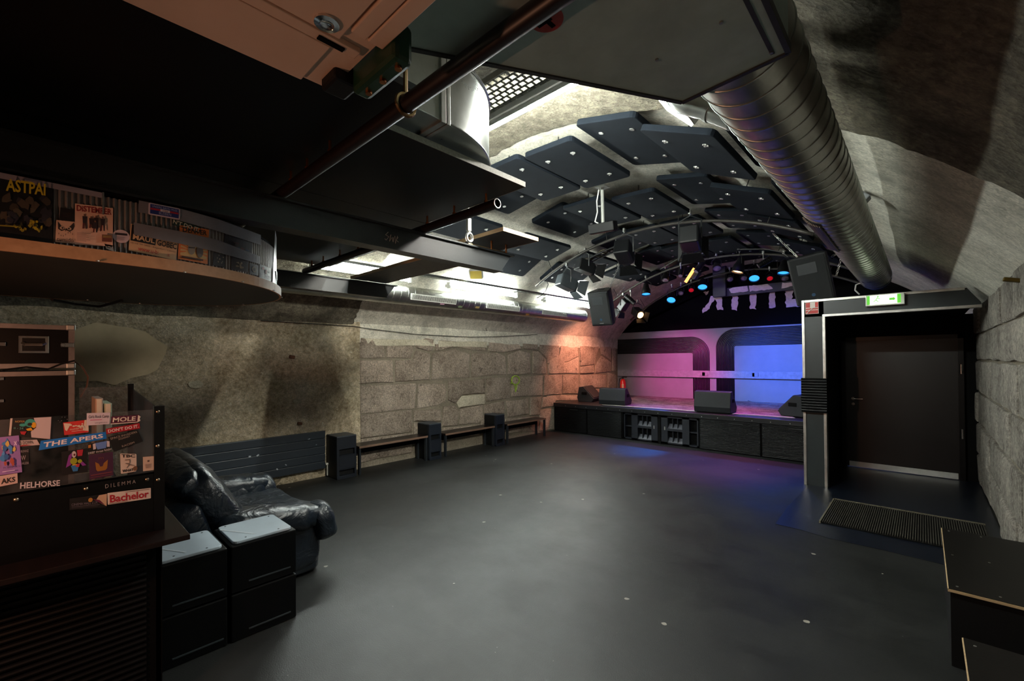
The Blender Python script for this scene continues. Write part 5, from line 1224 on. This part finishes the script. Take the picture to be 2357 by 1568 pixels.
sk('tilted black sticker with pale pixel lettering', [(248,1006),(316,989),(329,1016),(262,1040)], '0a090a', [('T', 'SPACE INVADERS', .05, .78, .95, .92, '9a8a80'), ('T', 'AGAINST', .28, .62, .68, .74, '9a8a80'), ('T', 'RACISM', .3, .1, .72, .22, '9a8a80')], off=.005)
sk('black sticker with a colourful masked figure', [(141,1040),(200,1032),(202,1086),(143,1094)], '0b090c',
   [('D', .48, .82, .09, .14, 'b8acb0'), ('D', .5, .8, .04, .05, '5a1c28'), ('P', [(.6,.98),(.85,.98),(.8,.72),(.62,.72)], 'a01c30'), ('P', [(.28,.8),(.4,.9),(.36,.4),(.15,.3)], '7a2c88'), ('P', [(.7,.6),(.95,.3),(.8,.28),(.66,.5)], '7a2c88'), ('D', .46, .54, .14, .14, '8a9018'), ('D', .7, .5, .09, .08, '8a9018'), ('P', [(.34,.36),(.66,.36),(.6,.1),(.42,.1)], '2a68a0'), ('P', [(.52,.4),(.7,.4),(.66,.26),(.54,.28)], 'a02838'), ('R', .4, .36, .58, .4, 'c89828')])
sk('photo sticker with a light blue torso and white caption', [(203,1022),(253,1013),(256,1036),(203,1046)], '0c0b0e', [('P', [(.3,.95),(.85,.98),(.78,.3),(.4,.3)], '5a7ab8'), ('P', [(.2,.9),(.32,.95),(.34,.4),(.22,.35)], 'b8b0b8'), ('P', [(.85,.98),(.97,.9),(.95,.35),(.82,.4)], 'b8b0b8'), ('P', [(.0,.9),(.12,.9),(.12,.6),(.0,.6)], 'a86820'), ('T', 'DEEP threat RASH', .0, .02, 1., .2, 'd0c8c8')])
sk('purple brown sticker with a golden crest', [(204,1047),(259.5,1040),(261,1094),(206,1104)], '3c1c38', [('P', [(.25,.68),(.4,.58),(.6,.58),(.78,.7),(.74,.35),(.66,.28),(.34,.28),(.28,.36)], '8a5a20'), ('P', [(.4,.58),(.6,.58),(.55,.46),(.45,.46)], '3c1c38'), ('T', 'm', .4, .76, .6, .84, '6a3a38'), ('R', .06, .14, .95, .18, '6a3038'), ('R', .06, .06, .95, .08, '6a3038')], off=.005)
sk('white hand-drawn sticker with a face and black capitals', [(276,1044),(314,1045),(314,1085),(278,1091)], 'c4b4a8', [('T', 'TBC', .08, .8, .92, .97, '141012'), ('T', 'WHAT', .1, .05, .8, .2, '141012'), ('P', [(.28,.7),(.6,.72),(.62,.6),(.58,.45),(.9,.35),(.88,.33),(.55,.4),(.4,.25),(.36,.26),(.5,.42),(.3,.5),(.32,.52),(.55,.5),(.56,.66),(.3,.66)], '6a5e58'), ('D', .92, .18, .14, .14, '6a4a34')], corner=.05)
sk('small cream sticker with a fine line drawing', [(328.6,1052),(354,1050),(354,1082),(329,1085)], 'c0a896', [('P', [(.4,.75),(.6,.75),(.58,.62),(.42,.62)], '5a4a44'), ('P', [(.2,.5),(.8,.5),(.7,.2),(.3,.2)], 'a08c80')]+lines(.2, .5, 4, .25, .75, '5a4a44', 31, .15))
sk('white shaded capitals stuck on the dark screen bottom', [(47,1110),(138,1104),(138,1119),(46,1126)], '141014', [('T', 'HELHORSE', .0, .05, 1., .95, 'b8b0b8')], paper=False)
sk('faint white scribble on the screen beside the art sticker', [(130,955),(158,952),(158,972),(130,976)], '141014', blobs(6, .1, .1, .9, .9, ['6a6468'], .05, 41), paper=False)
sk('small black sticker with white letters below the banner', [(48,1035),(66,1033),(67,1068),(49,1070)], '0c0b0e', [('T', 'RUNNZ', .0, .8, 1., .95, '8a8088'), ('T', 'W', .0, .3, .6, .6, '9a9094'), ('T', 'MUZIK', .1, .0, 1., .15, '8a8088')])
SX = BX+.003
GS = 'stickers on the booth board'
sk('thin spaced silver capitals on the booth board', [(242,1115),(312,1104),(312,1112),(242,1124)], '101012', [('T', 'D I L E M M A', .0, .0, 1., 1., '8a8484')], paper=False)
sk('white sticker with a dark red slab-serif name', [(247,1135),(347,1123),(347,1147),(248,1162)], 'c8bcb4', [('T', 'Bachelor', .05, .14, .95, .8, '9c1c2c'), ('R', .4, .88, .97, .92, '5a4c4c'), ('R', .03, .06, .45, .1, '5a4c4c')], corner=.02)
sk('dark sticker with a golden head and torn cream edge', [(160,1148),(246,1136),(245,1168),(160,1174)], '0e0c0d', [('P', [(.78,.95),(1.,.98),(1.,.1),(.8,.4),(.7,.6)], 'b89a80'), ('D', .55, .68, .06, .17, 'a87830'), ('P', [(.6,.75),(.8,.6),(.95,.2),(.8,.4)], '5a1838'), ('T', 'CINEMA HALL LUX', .05, .35, .75, .55, '6a6470'), ('R', .05, .25, .8, .28, '5a545c'), ('R', .05, .15, .75, .17, '4a444c')])
# ------------------------------------------------------------------ curved lamp pipes
IRON = plain('lamp_pipe_iron', '3a3733', .5, metal=.4, var=.2)
def arc_pipe(y, off, t0, t1, label, r=.024):
    t = thing('curved_pipe', label, 'pipe', vault((t0+t1)/2, y, off))
    build('pipe', MB().tube([vault(t0+(t1-t0)*i/40, y, off) for i in range(41)], r, 10), IRON, t, smooth=0)
    for k in range(4):
        a = t0+(t1-t0)*(.1+.26*k); build('hanger', MB().cyl(vault(a, y, off-r*.5), vault(a, y, 0), .006, n=6), CABLE, t)
    return t
A1Y, A1O = 6.58, .29
arc_pipe(A1Y, A1O, -30.5, 28, 'long curved lamp pipe bowing across the vault before the stage')
A2Y, A2O = 9.65, .25
arc_pipe(A2Y, A2O, -36, 30, 'dark curved lamp pipe over the stage front carrying stage lamps')
A3Y, A3O = 11.3, .3
arc_pipe(A3Y, A3O, -38, 30, 'rear curved lamp pipe close to the stage back wall')
# short ladder of cable along the front pipe
tb = thing('cable_ladder', 'black ladder tray full of cables beside the curved lamp pipe', 'tray', vault(-15, A1Y+.3, .25))
for s in (0, .22): build('rail', MB().tube([vault(-21+13*i/10, A1Y+.25+s, .34) for i in range(11)], .016, 6), BLACK, tb)
for k in range(8): build('rung', MB().cyl(vault(-20.5+12*k/7, A1Y+.25, .34), vault(-20.5+12*k/7, A1Y+.47, .34), .01, n=6), BLACK, tb)
for k in range(5): build('cable', MB().tube([vault(-21+13*i/14, A1Y+.28+.04*k, .315+.02*math.sin(i*1.3+k)) for i in range(15)], .009, 5), plain(('cable_tan', 'cable_blk')[k % 2], ('4a4434', '101010')[k % 2], .6), tb)

# ------------------------------------------------------------------ stage lamps
CANB = plain('lamp_black', '070708', .4, spec=.5)
def frame(d):
    d = Vector(d).normalized(); return d.to_track_quat('Z', 'Y').to_matrix(), d
def clampon(t, top, p):
    build('clamp', MB().obox(top, (.035, .05, .06), I3).cyl(top+Vector((0, -.03, -.02)), top+Vector((0, .03, -.02)), .014, n=8), ALU, t, bevel=.006)
    build('hook_bolt', MB().cyl(top, p, .009, n=8), ALU, t)
def par(px, Y, d, lens, label, s=1., spot=None, arm=.14):
    """bowl-shaped can with lens, yoke and clamp"""
    c = Vector(ony(px[0], px[1], Y)); R, d = frame(d if not spot else Vector(spot[3])-c)
    t = thing('stage_lamp', label, 'lamp', c, 'can lamps over the stage')
    r = .085*s; L = .2*s
    build('can', MB().lathe(c-d*L, d, [(0, 0), (0, .035*s), (.03*s, .05*s), (.07*s, .055*s), (.13*s, .08*s), (.17*s, r), (L+.02*s, r), (L+.02*s, r*.93), (L-.02*s, r*.93)], 24), CANB, t, smooth=40)
    if lens: build('lens', MB().lathe(c-d*.005, d, [(0, r*.93), (.012*s, r*.6), (.018*s, 0)], 24), lens, t, smooth=60)
    side_ = R @ Vector((1, 0, 0)); top = c-d*L*.5+Vector((0, 0, .15*s+.05))
    for q in (-1, 1): build('yoke_arm', MB().tube([c-d*L*.5+side_*q*r*1.05, c-d*L*.5+side_*q*r*1.05+Vector((0, 0, .1*s)), top-Vector((0, 0, .03))], .007, 5), CANB, t)
    clampon(t, top+Vector((0, 0, .04)), top-Vector((0, 0, .03)))
    if spot:
        col, en, ang, tgt = spot
        ld_ = bpy.data.lights.new('spot', 'SPOT'); ld_.color = lin(col); ld_.energy = en; ld_.spot_size = math.radians(ang); ld_.spot_blend = .8; ld_.shadow_soft_size = .06
        lo = bpy.data.objects.new('lamp_light', ld_); COL.objects.link(lo); lo.parent = t
        pos = d*.04*s
        lo.location = pos; lo.rotation_euler = (Vector(tgt)-(c+pos)).to_track_quat('-Z', 'Y').to_euler()
    return t
BLU = emit('blue_lens', '2f8fe8', 2.2, '104080'); WAR = emit('warm_lens', 'ffb878', 6., '402010'); OFFG = plain('unlit_lens', '8a7f88', .12, metal=.6, var=.3, scale=30)
REDL = emit('red_led', 'c01020', .8, '200408')
dn = (.25, -.75, -.6)
par((1487, 676), 9.62, (.2, -.35, -.9), BLU, 'blue-lensed can lamp with a glowing bowl at the pipe foot', 1.25, ('3050ff', 180, 60, (-4.4, 9.0, .7)))
par((1545, 690), 11.2, dn, BLU, 'round blue-lensed lamp hanging low above the pale letters left', 1.35, ('1f80ff', 700, 17, (-4.2, 8.2, 0)))
par((1617, 660), 11.2, dn, BLU, 'round blue-lensed lamp beside the hanging purple column', 1.35, ('2f70ff', 120, 45, (-3.4, 9.3, .7)))
par((1736, 640), 11.2, dn, BLU, 'round blue-lensed lamp above the middle of the pale letters', 1.35, ('2f70ff', 120, 45, (-2.2, 8.9, .7)))
par((1803, 627), 9.62, (.1, -.4, -.85), BLU, 'blue-lensed can lamp with an orange glowing bowl by the speaker', 1.2, ('2060ff', 200, 60, (-2.0, 8.8, .5)))
par((1837, 652), 11.2, dn, BLU, 'blue-lensed lamp peeking out beside the right hung speaker', .9)
par((1698, 624), 9.62, (-.15, -.3, -.95), WAR, 'big can lamp spilling warm orange light from its bowl', 1.35, ('ff5a9a', 380, 85, (-3.4, 9.15, .7)))
par((1530, 645), 9.62, (.1, -.5, -.85), OFFG, 'unlit can lamp left on the dark curved pipe', 1.05)
par((1567, 675), 11.2, dn, OFFG, 'small unlit lamp beside the low blue lamp', .8)
par((1650, 618), 9.62, (.25, -.6, -.7), OFFG, 'unlit can lamp with a pinkish lens above the purple column', 1.)
par((1680, 643), 11.2, dn, OFFG, 'unlit lamp with sparkling reflector right of the purple column', .85)
par((1712, 641), 11.2, dn, OFFG, 'unlit lamp with sparkling reflector under the warm can', .85)
par((1806, 641), 11.2, dn, OFFG, 'unlit lamp with sparkling reflector below the blue bowl lamp', .9)
par((1591, 668), 11.2, dn, REDL, 'dim red lamp above the first pale letter', .75)
par((1772, 641), 11.2, dn, REDL, 'dim red lamp between the rear stage lamps', .75)
def tubelamp(px, Y, d, label, s=1.):
    c = Vector(ony(px[0], px[1], Y)); R, d = frame(d)
    t = thing('profile_lamp', label, 'lamp', c, 'finned profile lamps')
    build('barrel', MB().cyl(c-d*.16*s, c+d*.1*s, .055*s, n=16), CANB, t, smooth=40)
    for k in range(5): build('fin', MB().cyl(c-d*(.14-.035*k)*s, c-d*(.132-.035*k)*s, .066*s, n=16), CANB, t, smooth=40)
    build('lens', MB().cyl(c+d*.1*s, c+d*.106*s, .048*s, n=16), OFFG, t)
    clampon(t, c+Vector((0, 0, .17*s+.04)), c+Vector((0, 0, .05*s)))
tubelamp((1608, 617), 9.62, (-.3, -.4, -.6), 'finned black profile lamp beside the lit orange shutter')
tubelamp((1757, 606), 9.62, (-.7, -.3, -.45), 'finned black profile lamp tilted sideways near the warm can')
tubelamp((1567, 628), 9.62, (.1, -.5, -.8), 'finned black profile lamp hanging straight on the dark pipe', .9)
tubelamp((1452, 692), 9.62, (.6, .2, -.6), 'blue tinted profile lamp at the low left end of the dark pipe', 1.1)
# fresnel lamps with barn doors
GREYL = plain('lamp_housing_grey', '101214', .45, spec=.4, bump=.05)
def fresnel(px, Y, d, label, s=1., mat=None, lit=None, spot=None, arcoff=A1O, fin=True):
    mat = mat or GREYL
    c = Vector(ony(px[0], px[1], Y)); R, d = frame(d if not spot else Vector(spot[3])-c)
    t = thing('barn_door_lamp', label, 'lamp', c, 'barn door lamps')
    bd = build('housing', MB().obox(c-d*.08*s, (.2*s, .2*s, .3*s), R), mat, t, bevel=.02*s)
    if fin:
        for k in range(4): build('cooling_slot', MB().obox(c-d*(.02+.045*k)*s+R @ Vector((0, .101*s, 0)), (.13*s, .004, .012*s), R), BLACKM, bd)
    build('front_ring', MB().cyl(c+d*.07*s, c+d*.1*s, .1*s, n=20), mat, t, smooth=40)
    build('lens', MB().cyl(c+d*.1*s, c+d*.105*s, .085*s, n=20), lit or OFFG, t)
    for q, (ax, ay) in enumerate(((1, 0), (-1, 0), (0, 1), (0, -1))):
        n_ = R @ Vector((ax, ay, 0)); tv = R @ Vector((-ay, ax, 0)); a = c+d*.1*s+n_*.1*s; w1, w2 = .09*s, .13*s
        e = a+d*.14*s+n_*.06*s
        build('barn_door', MB().prism([a-tv*w1, a+tv*w1, e+tv*w2, e-tv*w2], n_*.004), BLACK if mat is GREYL else mat, t)
    side_ = R @ Vector((1, 0, 0)); top = c-d*.06*s+Vector((0, 0, .26*s))
    for q in (-1, 1): build('yoke_arm', MB().tube([c-d*.06*s+side_*q*.115*s, c-d*.06*s+side_*q*.115*s+Vector((0, 0, .2*s)), top], .009*s, 5), STEELBLK, t)
    clampon(t, top+Vector((0, 0, .05)), top)
    if spot:
        col, en, ang, tgt = spot
        ld_ = bpy.data.lights.new('spot', 'SPOT'); ld_.color = lin(col); ld_.energy = en; ld_.spot_size = math.radians(ang); ld_.spot_blend = 1.; ld_.shadow_soft_size = .06
        lo = bpy.data.objects.new('lamp_light', ld_); COL.objects.link(lo); lo.parent = t
        pos = d*.13*s; lo.location = pos; lo.rotation_euler = (Vector(tgt)-(c+pos)).to_track_quat('-Z', 'Y').to_euler()
    return t
fresnel((1312, 655), A1Y, (.6, .45, -.5), 'grey box-shaped lamp at the bright low end of the curved pipe', 1.1, plain('lamp_mid_grey', '3a4044', .4), spot=('0868ff', 2600, 34, (-2.5, YB, 1.1)))
fresnel((1354, 618), A1Y+.1, (.65, .5, -.45), 'black barn door lamp next to the grey box-shaped lamp', 1.02, spot=('1058ff', 2000, 34, (-1.9, YB, 1.6)))
fresnel((1440, 588), A1Y, (.25, .45, -.85), 'black barn door lamp hanging below the cable ladder', 1.25, spot=('ff10a8', 2400, 30, (-4.9, YB, 1.35)))
fresnel((1590, 556), A1Y, (-.05, .5, -.85), 'tall black barn door lamp hanging near the pipe crown', 1.35, spot=('7a50ff', 420, 42, (-4.0, YB, 2.6)))
fresnel((1470, 722), 10.6, (.75, -.5, -.5), 'barn door lamp with a glowing yellow opening at the vault foot', 1.0, lit=WAR)
fresnel((1432, 708), 9.6, (.4, .8, -.45), 'warm lit barn door lamp beside the left hung speaker', .9, lit=WAR, spot=('ffa080', 460, 92, (XL, 10.0, 1.3)))
p = Vector(ony(1588, 634, 10.1)); 
sl = thing('shutter_lamp', 'lamp shutter edge glowing orange behind the front stage lamps', 'lamp', p)
build('glowing_flap', MB().obox(p, (.36, .03, .06), Matrix.Rotation(-.95, 3, 'Y')), emit('orange_flap', 'ff9a50', 3., '402010'), sl)
build('body', MB().obox(p+Vector((.06, .12, .03)), (.2, .18, .2), Matrix.Rotation(-.95, 3, 'Y')), CANB, sl, bevel=.02)

# ------------------------------------------------------------------ box heater lamp on a pole
bp_ = Vector(ony(1388, 524, 4.92)); hb = thing('pole_lamp', 'black box lamp with a dark red glass hung on a white pole', 'lamp', bp_)
Rb = Matrix.Rotation(.15, 3, 'Z') @ Matrix.Rotation(.25, 3, 'X')
build('box', MB().obox(bp_, (.34, .16, .12), Rb), BLACK, hb, bevel=.012)
build('red_glass', MB().obox(bp_+Rb @ Vector((0, 0, -.062)), (.3, .12, .006), Rb), plain('dark_red_glass', '3a1418', .25), hb)
build('pole', MB().cyl(bp_+Vector((0, 0, .06)), bp_+Vector((-.02, .02, .55)), .022, n=12), plain('pale_pole', 'a8aaa4', .4, metal=.4), hb, smooth=40)
build('ceiling_plate', MB().obox(bp_+Vector((-.02, .02, .53)), (.14, .14, .012), I3), plain('pale_pole', 'a8aaa4'), hb)
build('lead', MB().tube([bp_+Vector((-.03, -.02, .55)), bp_+Vector((-.07, -.03, .35)), bp_+Vector((-.05, -.05, .2)), bp_+Vector((-.08, -.06, .08)), bp_+Vector((-.02, -.08, .04))], .008, 6), WHITE, hb)

# ------------------------------------------------------------------ hung speakers
SPK = plain('speaker_black_paint', '101316', .5, spec=.4, bump=.25, bscale=240)
def hung(c, sz, R, label, chains):
    c = Vector(c); t = thing('hung_speaker', label, 'speaker', c-Vector((0, 0, sz[2]/2)), 'speakers hung on chains')
    w_, d_, h_ = sz
    prof = [(-w_/2, -d_/2), (w_/2, -d_/2), (w_/2, -d_/2+.12), (w_*.32, d_/2), (-w_*.32, d_/2), (-w_/2, -d_/2+.12)]
    build('cabinet', MB().prism([c+R @ Vector((x, y, -h_/2)) for x, y in prof], R @ Vector((0, 0, h_))), SPK, t, bevel=.02)
    g = build('grille', MB().obox(c+R @ Vector((0, -d_/2-.006, 0)), (w_-.05, .012, h_-.06), R), plain('speaker_grille', '0d0f11', .6, bump=.5, bscale=500), t, bevel=.005)
    build('horn', MB().obox(c+R @ Vector((-w_*.03, -d_/2-.013, h_*.24)), (w_*.5, .006, h_*.22), R), plain('horn_grey', '24282b', .5), g)
    build('badge', MB().cyl(c+R @ Vector((0, -d_/2-.011, -h_*.31)), c+R @ Vector((0, -d_/2-.016, -h_*.31)), .025, n=16), plain('badge_blue', '23425e', .4), g)
    build('name_plate', MB().obox(c+R @ Vector((0, -d_/2-.013, -h_*.42)), (.09, .004, .015), R), ALU, g)
    build('top_handle', MB().obox(c+R @ Vector((0, .02, h_/2+.001)), (.14, .06, .004), R), BLACKM, t)
    for a, b_ in chains:
        a = c+R @ Vector(a); b_ = Vector(b_); n = max(3, int((b_-a).length/.04)); d = (b_-a).normalized()
        mb = MB()
        for k in range(n):
            m_ = a.lerp(b_, (k+.5)/n); s_ = d.orthogonal().normalized() if k % 2 else d.cross(d.orthogonal()).normalized()
            mb.tube([m_+d*.026*math.cos(q*math.pi/4)+s_*.014*math.sin(q*math.pi/4) for q in range(8)], .005, 4, True)
        build('chain', mb, ALU, t)
lc = ony(1389, 706, 8.0)
hung(lc, (.46, .4, .72), Matrix.Rotation(.12, 3, 'Z') @ Matrix.Rotation(.36, 3, 'X'), 'black loudspeaker hung on chains by the left vault', [((.16, .1, .36), (-4.55, 8.25, 3.92)), ((.2, .12, .1), (-4.5, 8.25, 3.3))])
rc = ony(1872, 640, 8.15)
hung(rc, (.5, .42, .74), Matrix.Rotation(-.05, 3, 'Z') @ Matrix.Rotation(-.12, 3, 'Y') @ Matrix.Rotation(.27, 3, 'X'), 'black loudspeaker hung on chains above the door porch', [((-.15, .05, .37), (-1.75, 8.1, 3.82)), ((.27, .05, .25), (-.8, 8.1, 3.4)), ((.28, .0, -.05), (-.85, 8.05, 3.3))])
tag(build('safety_cable', MB().tube([Vector(ony(x, y, 9.4)) for x, y in ((1520, 620), (1560, 596), (1600, 585), (1640, 570), (1700, 574), (1760, 573), (1800, 580), (1815, 592))], .01, 6), plain('grey_lead', '4a4a48', .5)), 'loose grey lead looping along the dark curved lamp pipe', 'cable')
tag(build('safety_cable', MB().tube([Vector(onx(x, y, -5.4)) for x, y in ((1258, 645), (1262, 655), (1256, 670), (1244, 682), (1236, 686))], .007, 6), CABLE), 'thin lead dropping from the low end of the curved pipe', 'cable')
# white loop of cable by the duct end
tag(build('safety_cable', MB().tube([Vector(ony(x, y, 8.5)) for x, y in ((1978, 678), (1968, 668), (1970, 656), (1980, 652), (1990, 656))], .011, 6), WHITE), 'white loop of cable beside the end of the large spiral duct', 'cable')

# ------------------------------------------------------------------ warm bar lamps behind the viewer
def pendant(loc, en, label, r=.11):
    loc = Vector(loc); t = thing('pendant_lamp', label, 'lamp', loc)
    build('shade', MB().lathe(loc, (0, 0, 1), [(0, r), (.05, r*.9), (.14, r*.4), (.2, .03), (.22, .0)], 24), plain('shade_brown', '4a2c1c', .5), t, smooth=50)
    build('bulb', MB().lathe(loc+Vector((0, 0, .1)), (0, 0, -1), [(0, .015), (.03, .035), (.07, .04), (.1, .025), (.11, 0)], 16), emit('warm_bulb', 'ff9a5a', 20., 'ffd0a0'), t, smooth=60)
    build('flex', MB().cyl(loc+Vector((0, 0, .22)), loc+Vector((0, 0, 1.2)), .006, n=6), BLACK, t)
    ld_ = bpy.data.lights.new('bulb', 'POINT'); ld_.color = lin('ffb48c'); ld_.energy = en; ld_.shadow_soft_size = .05
    lo = bpy.data.objects.new('lamp_light', ld_); COL.objects.link(lo); lo.parent = t; lo.location = (0, 0, -.06)
pendant((-1.9, -.9, 1.72), 58, 'small brown pendant lamp over the bar end')
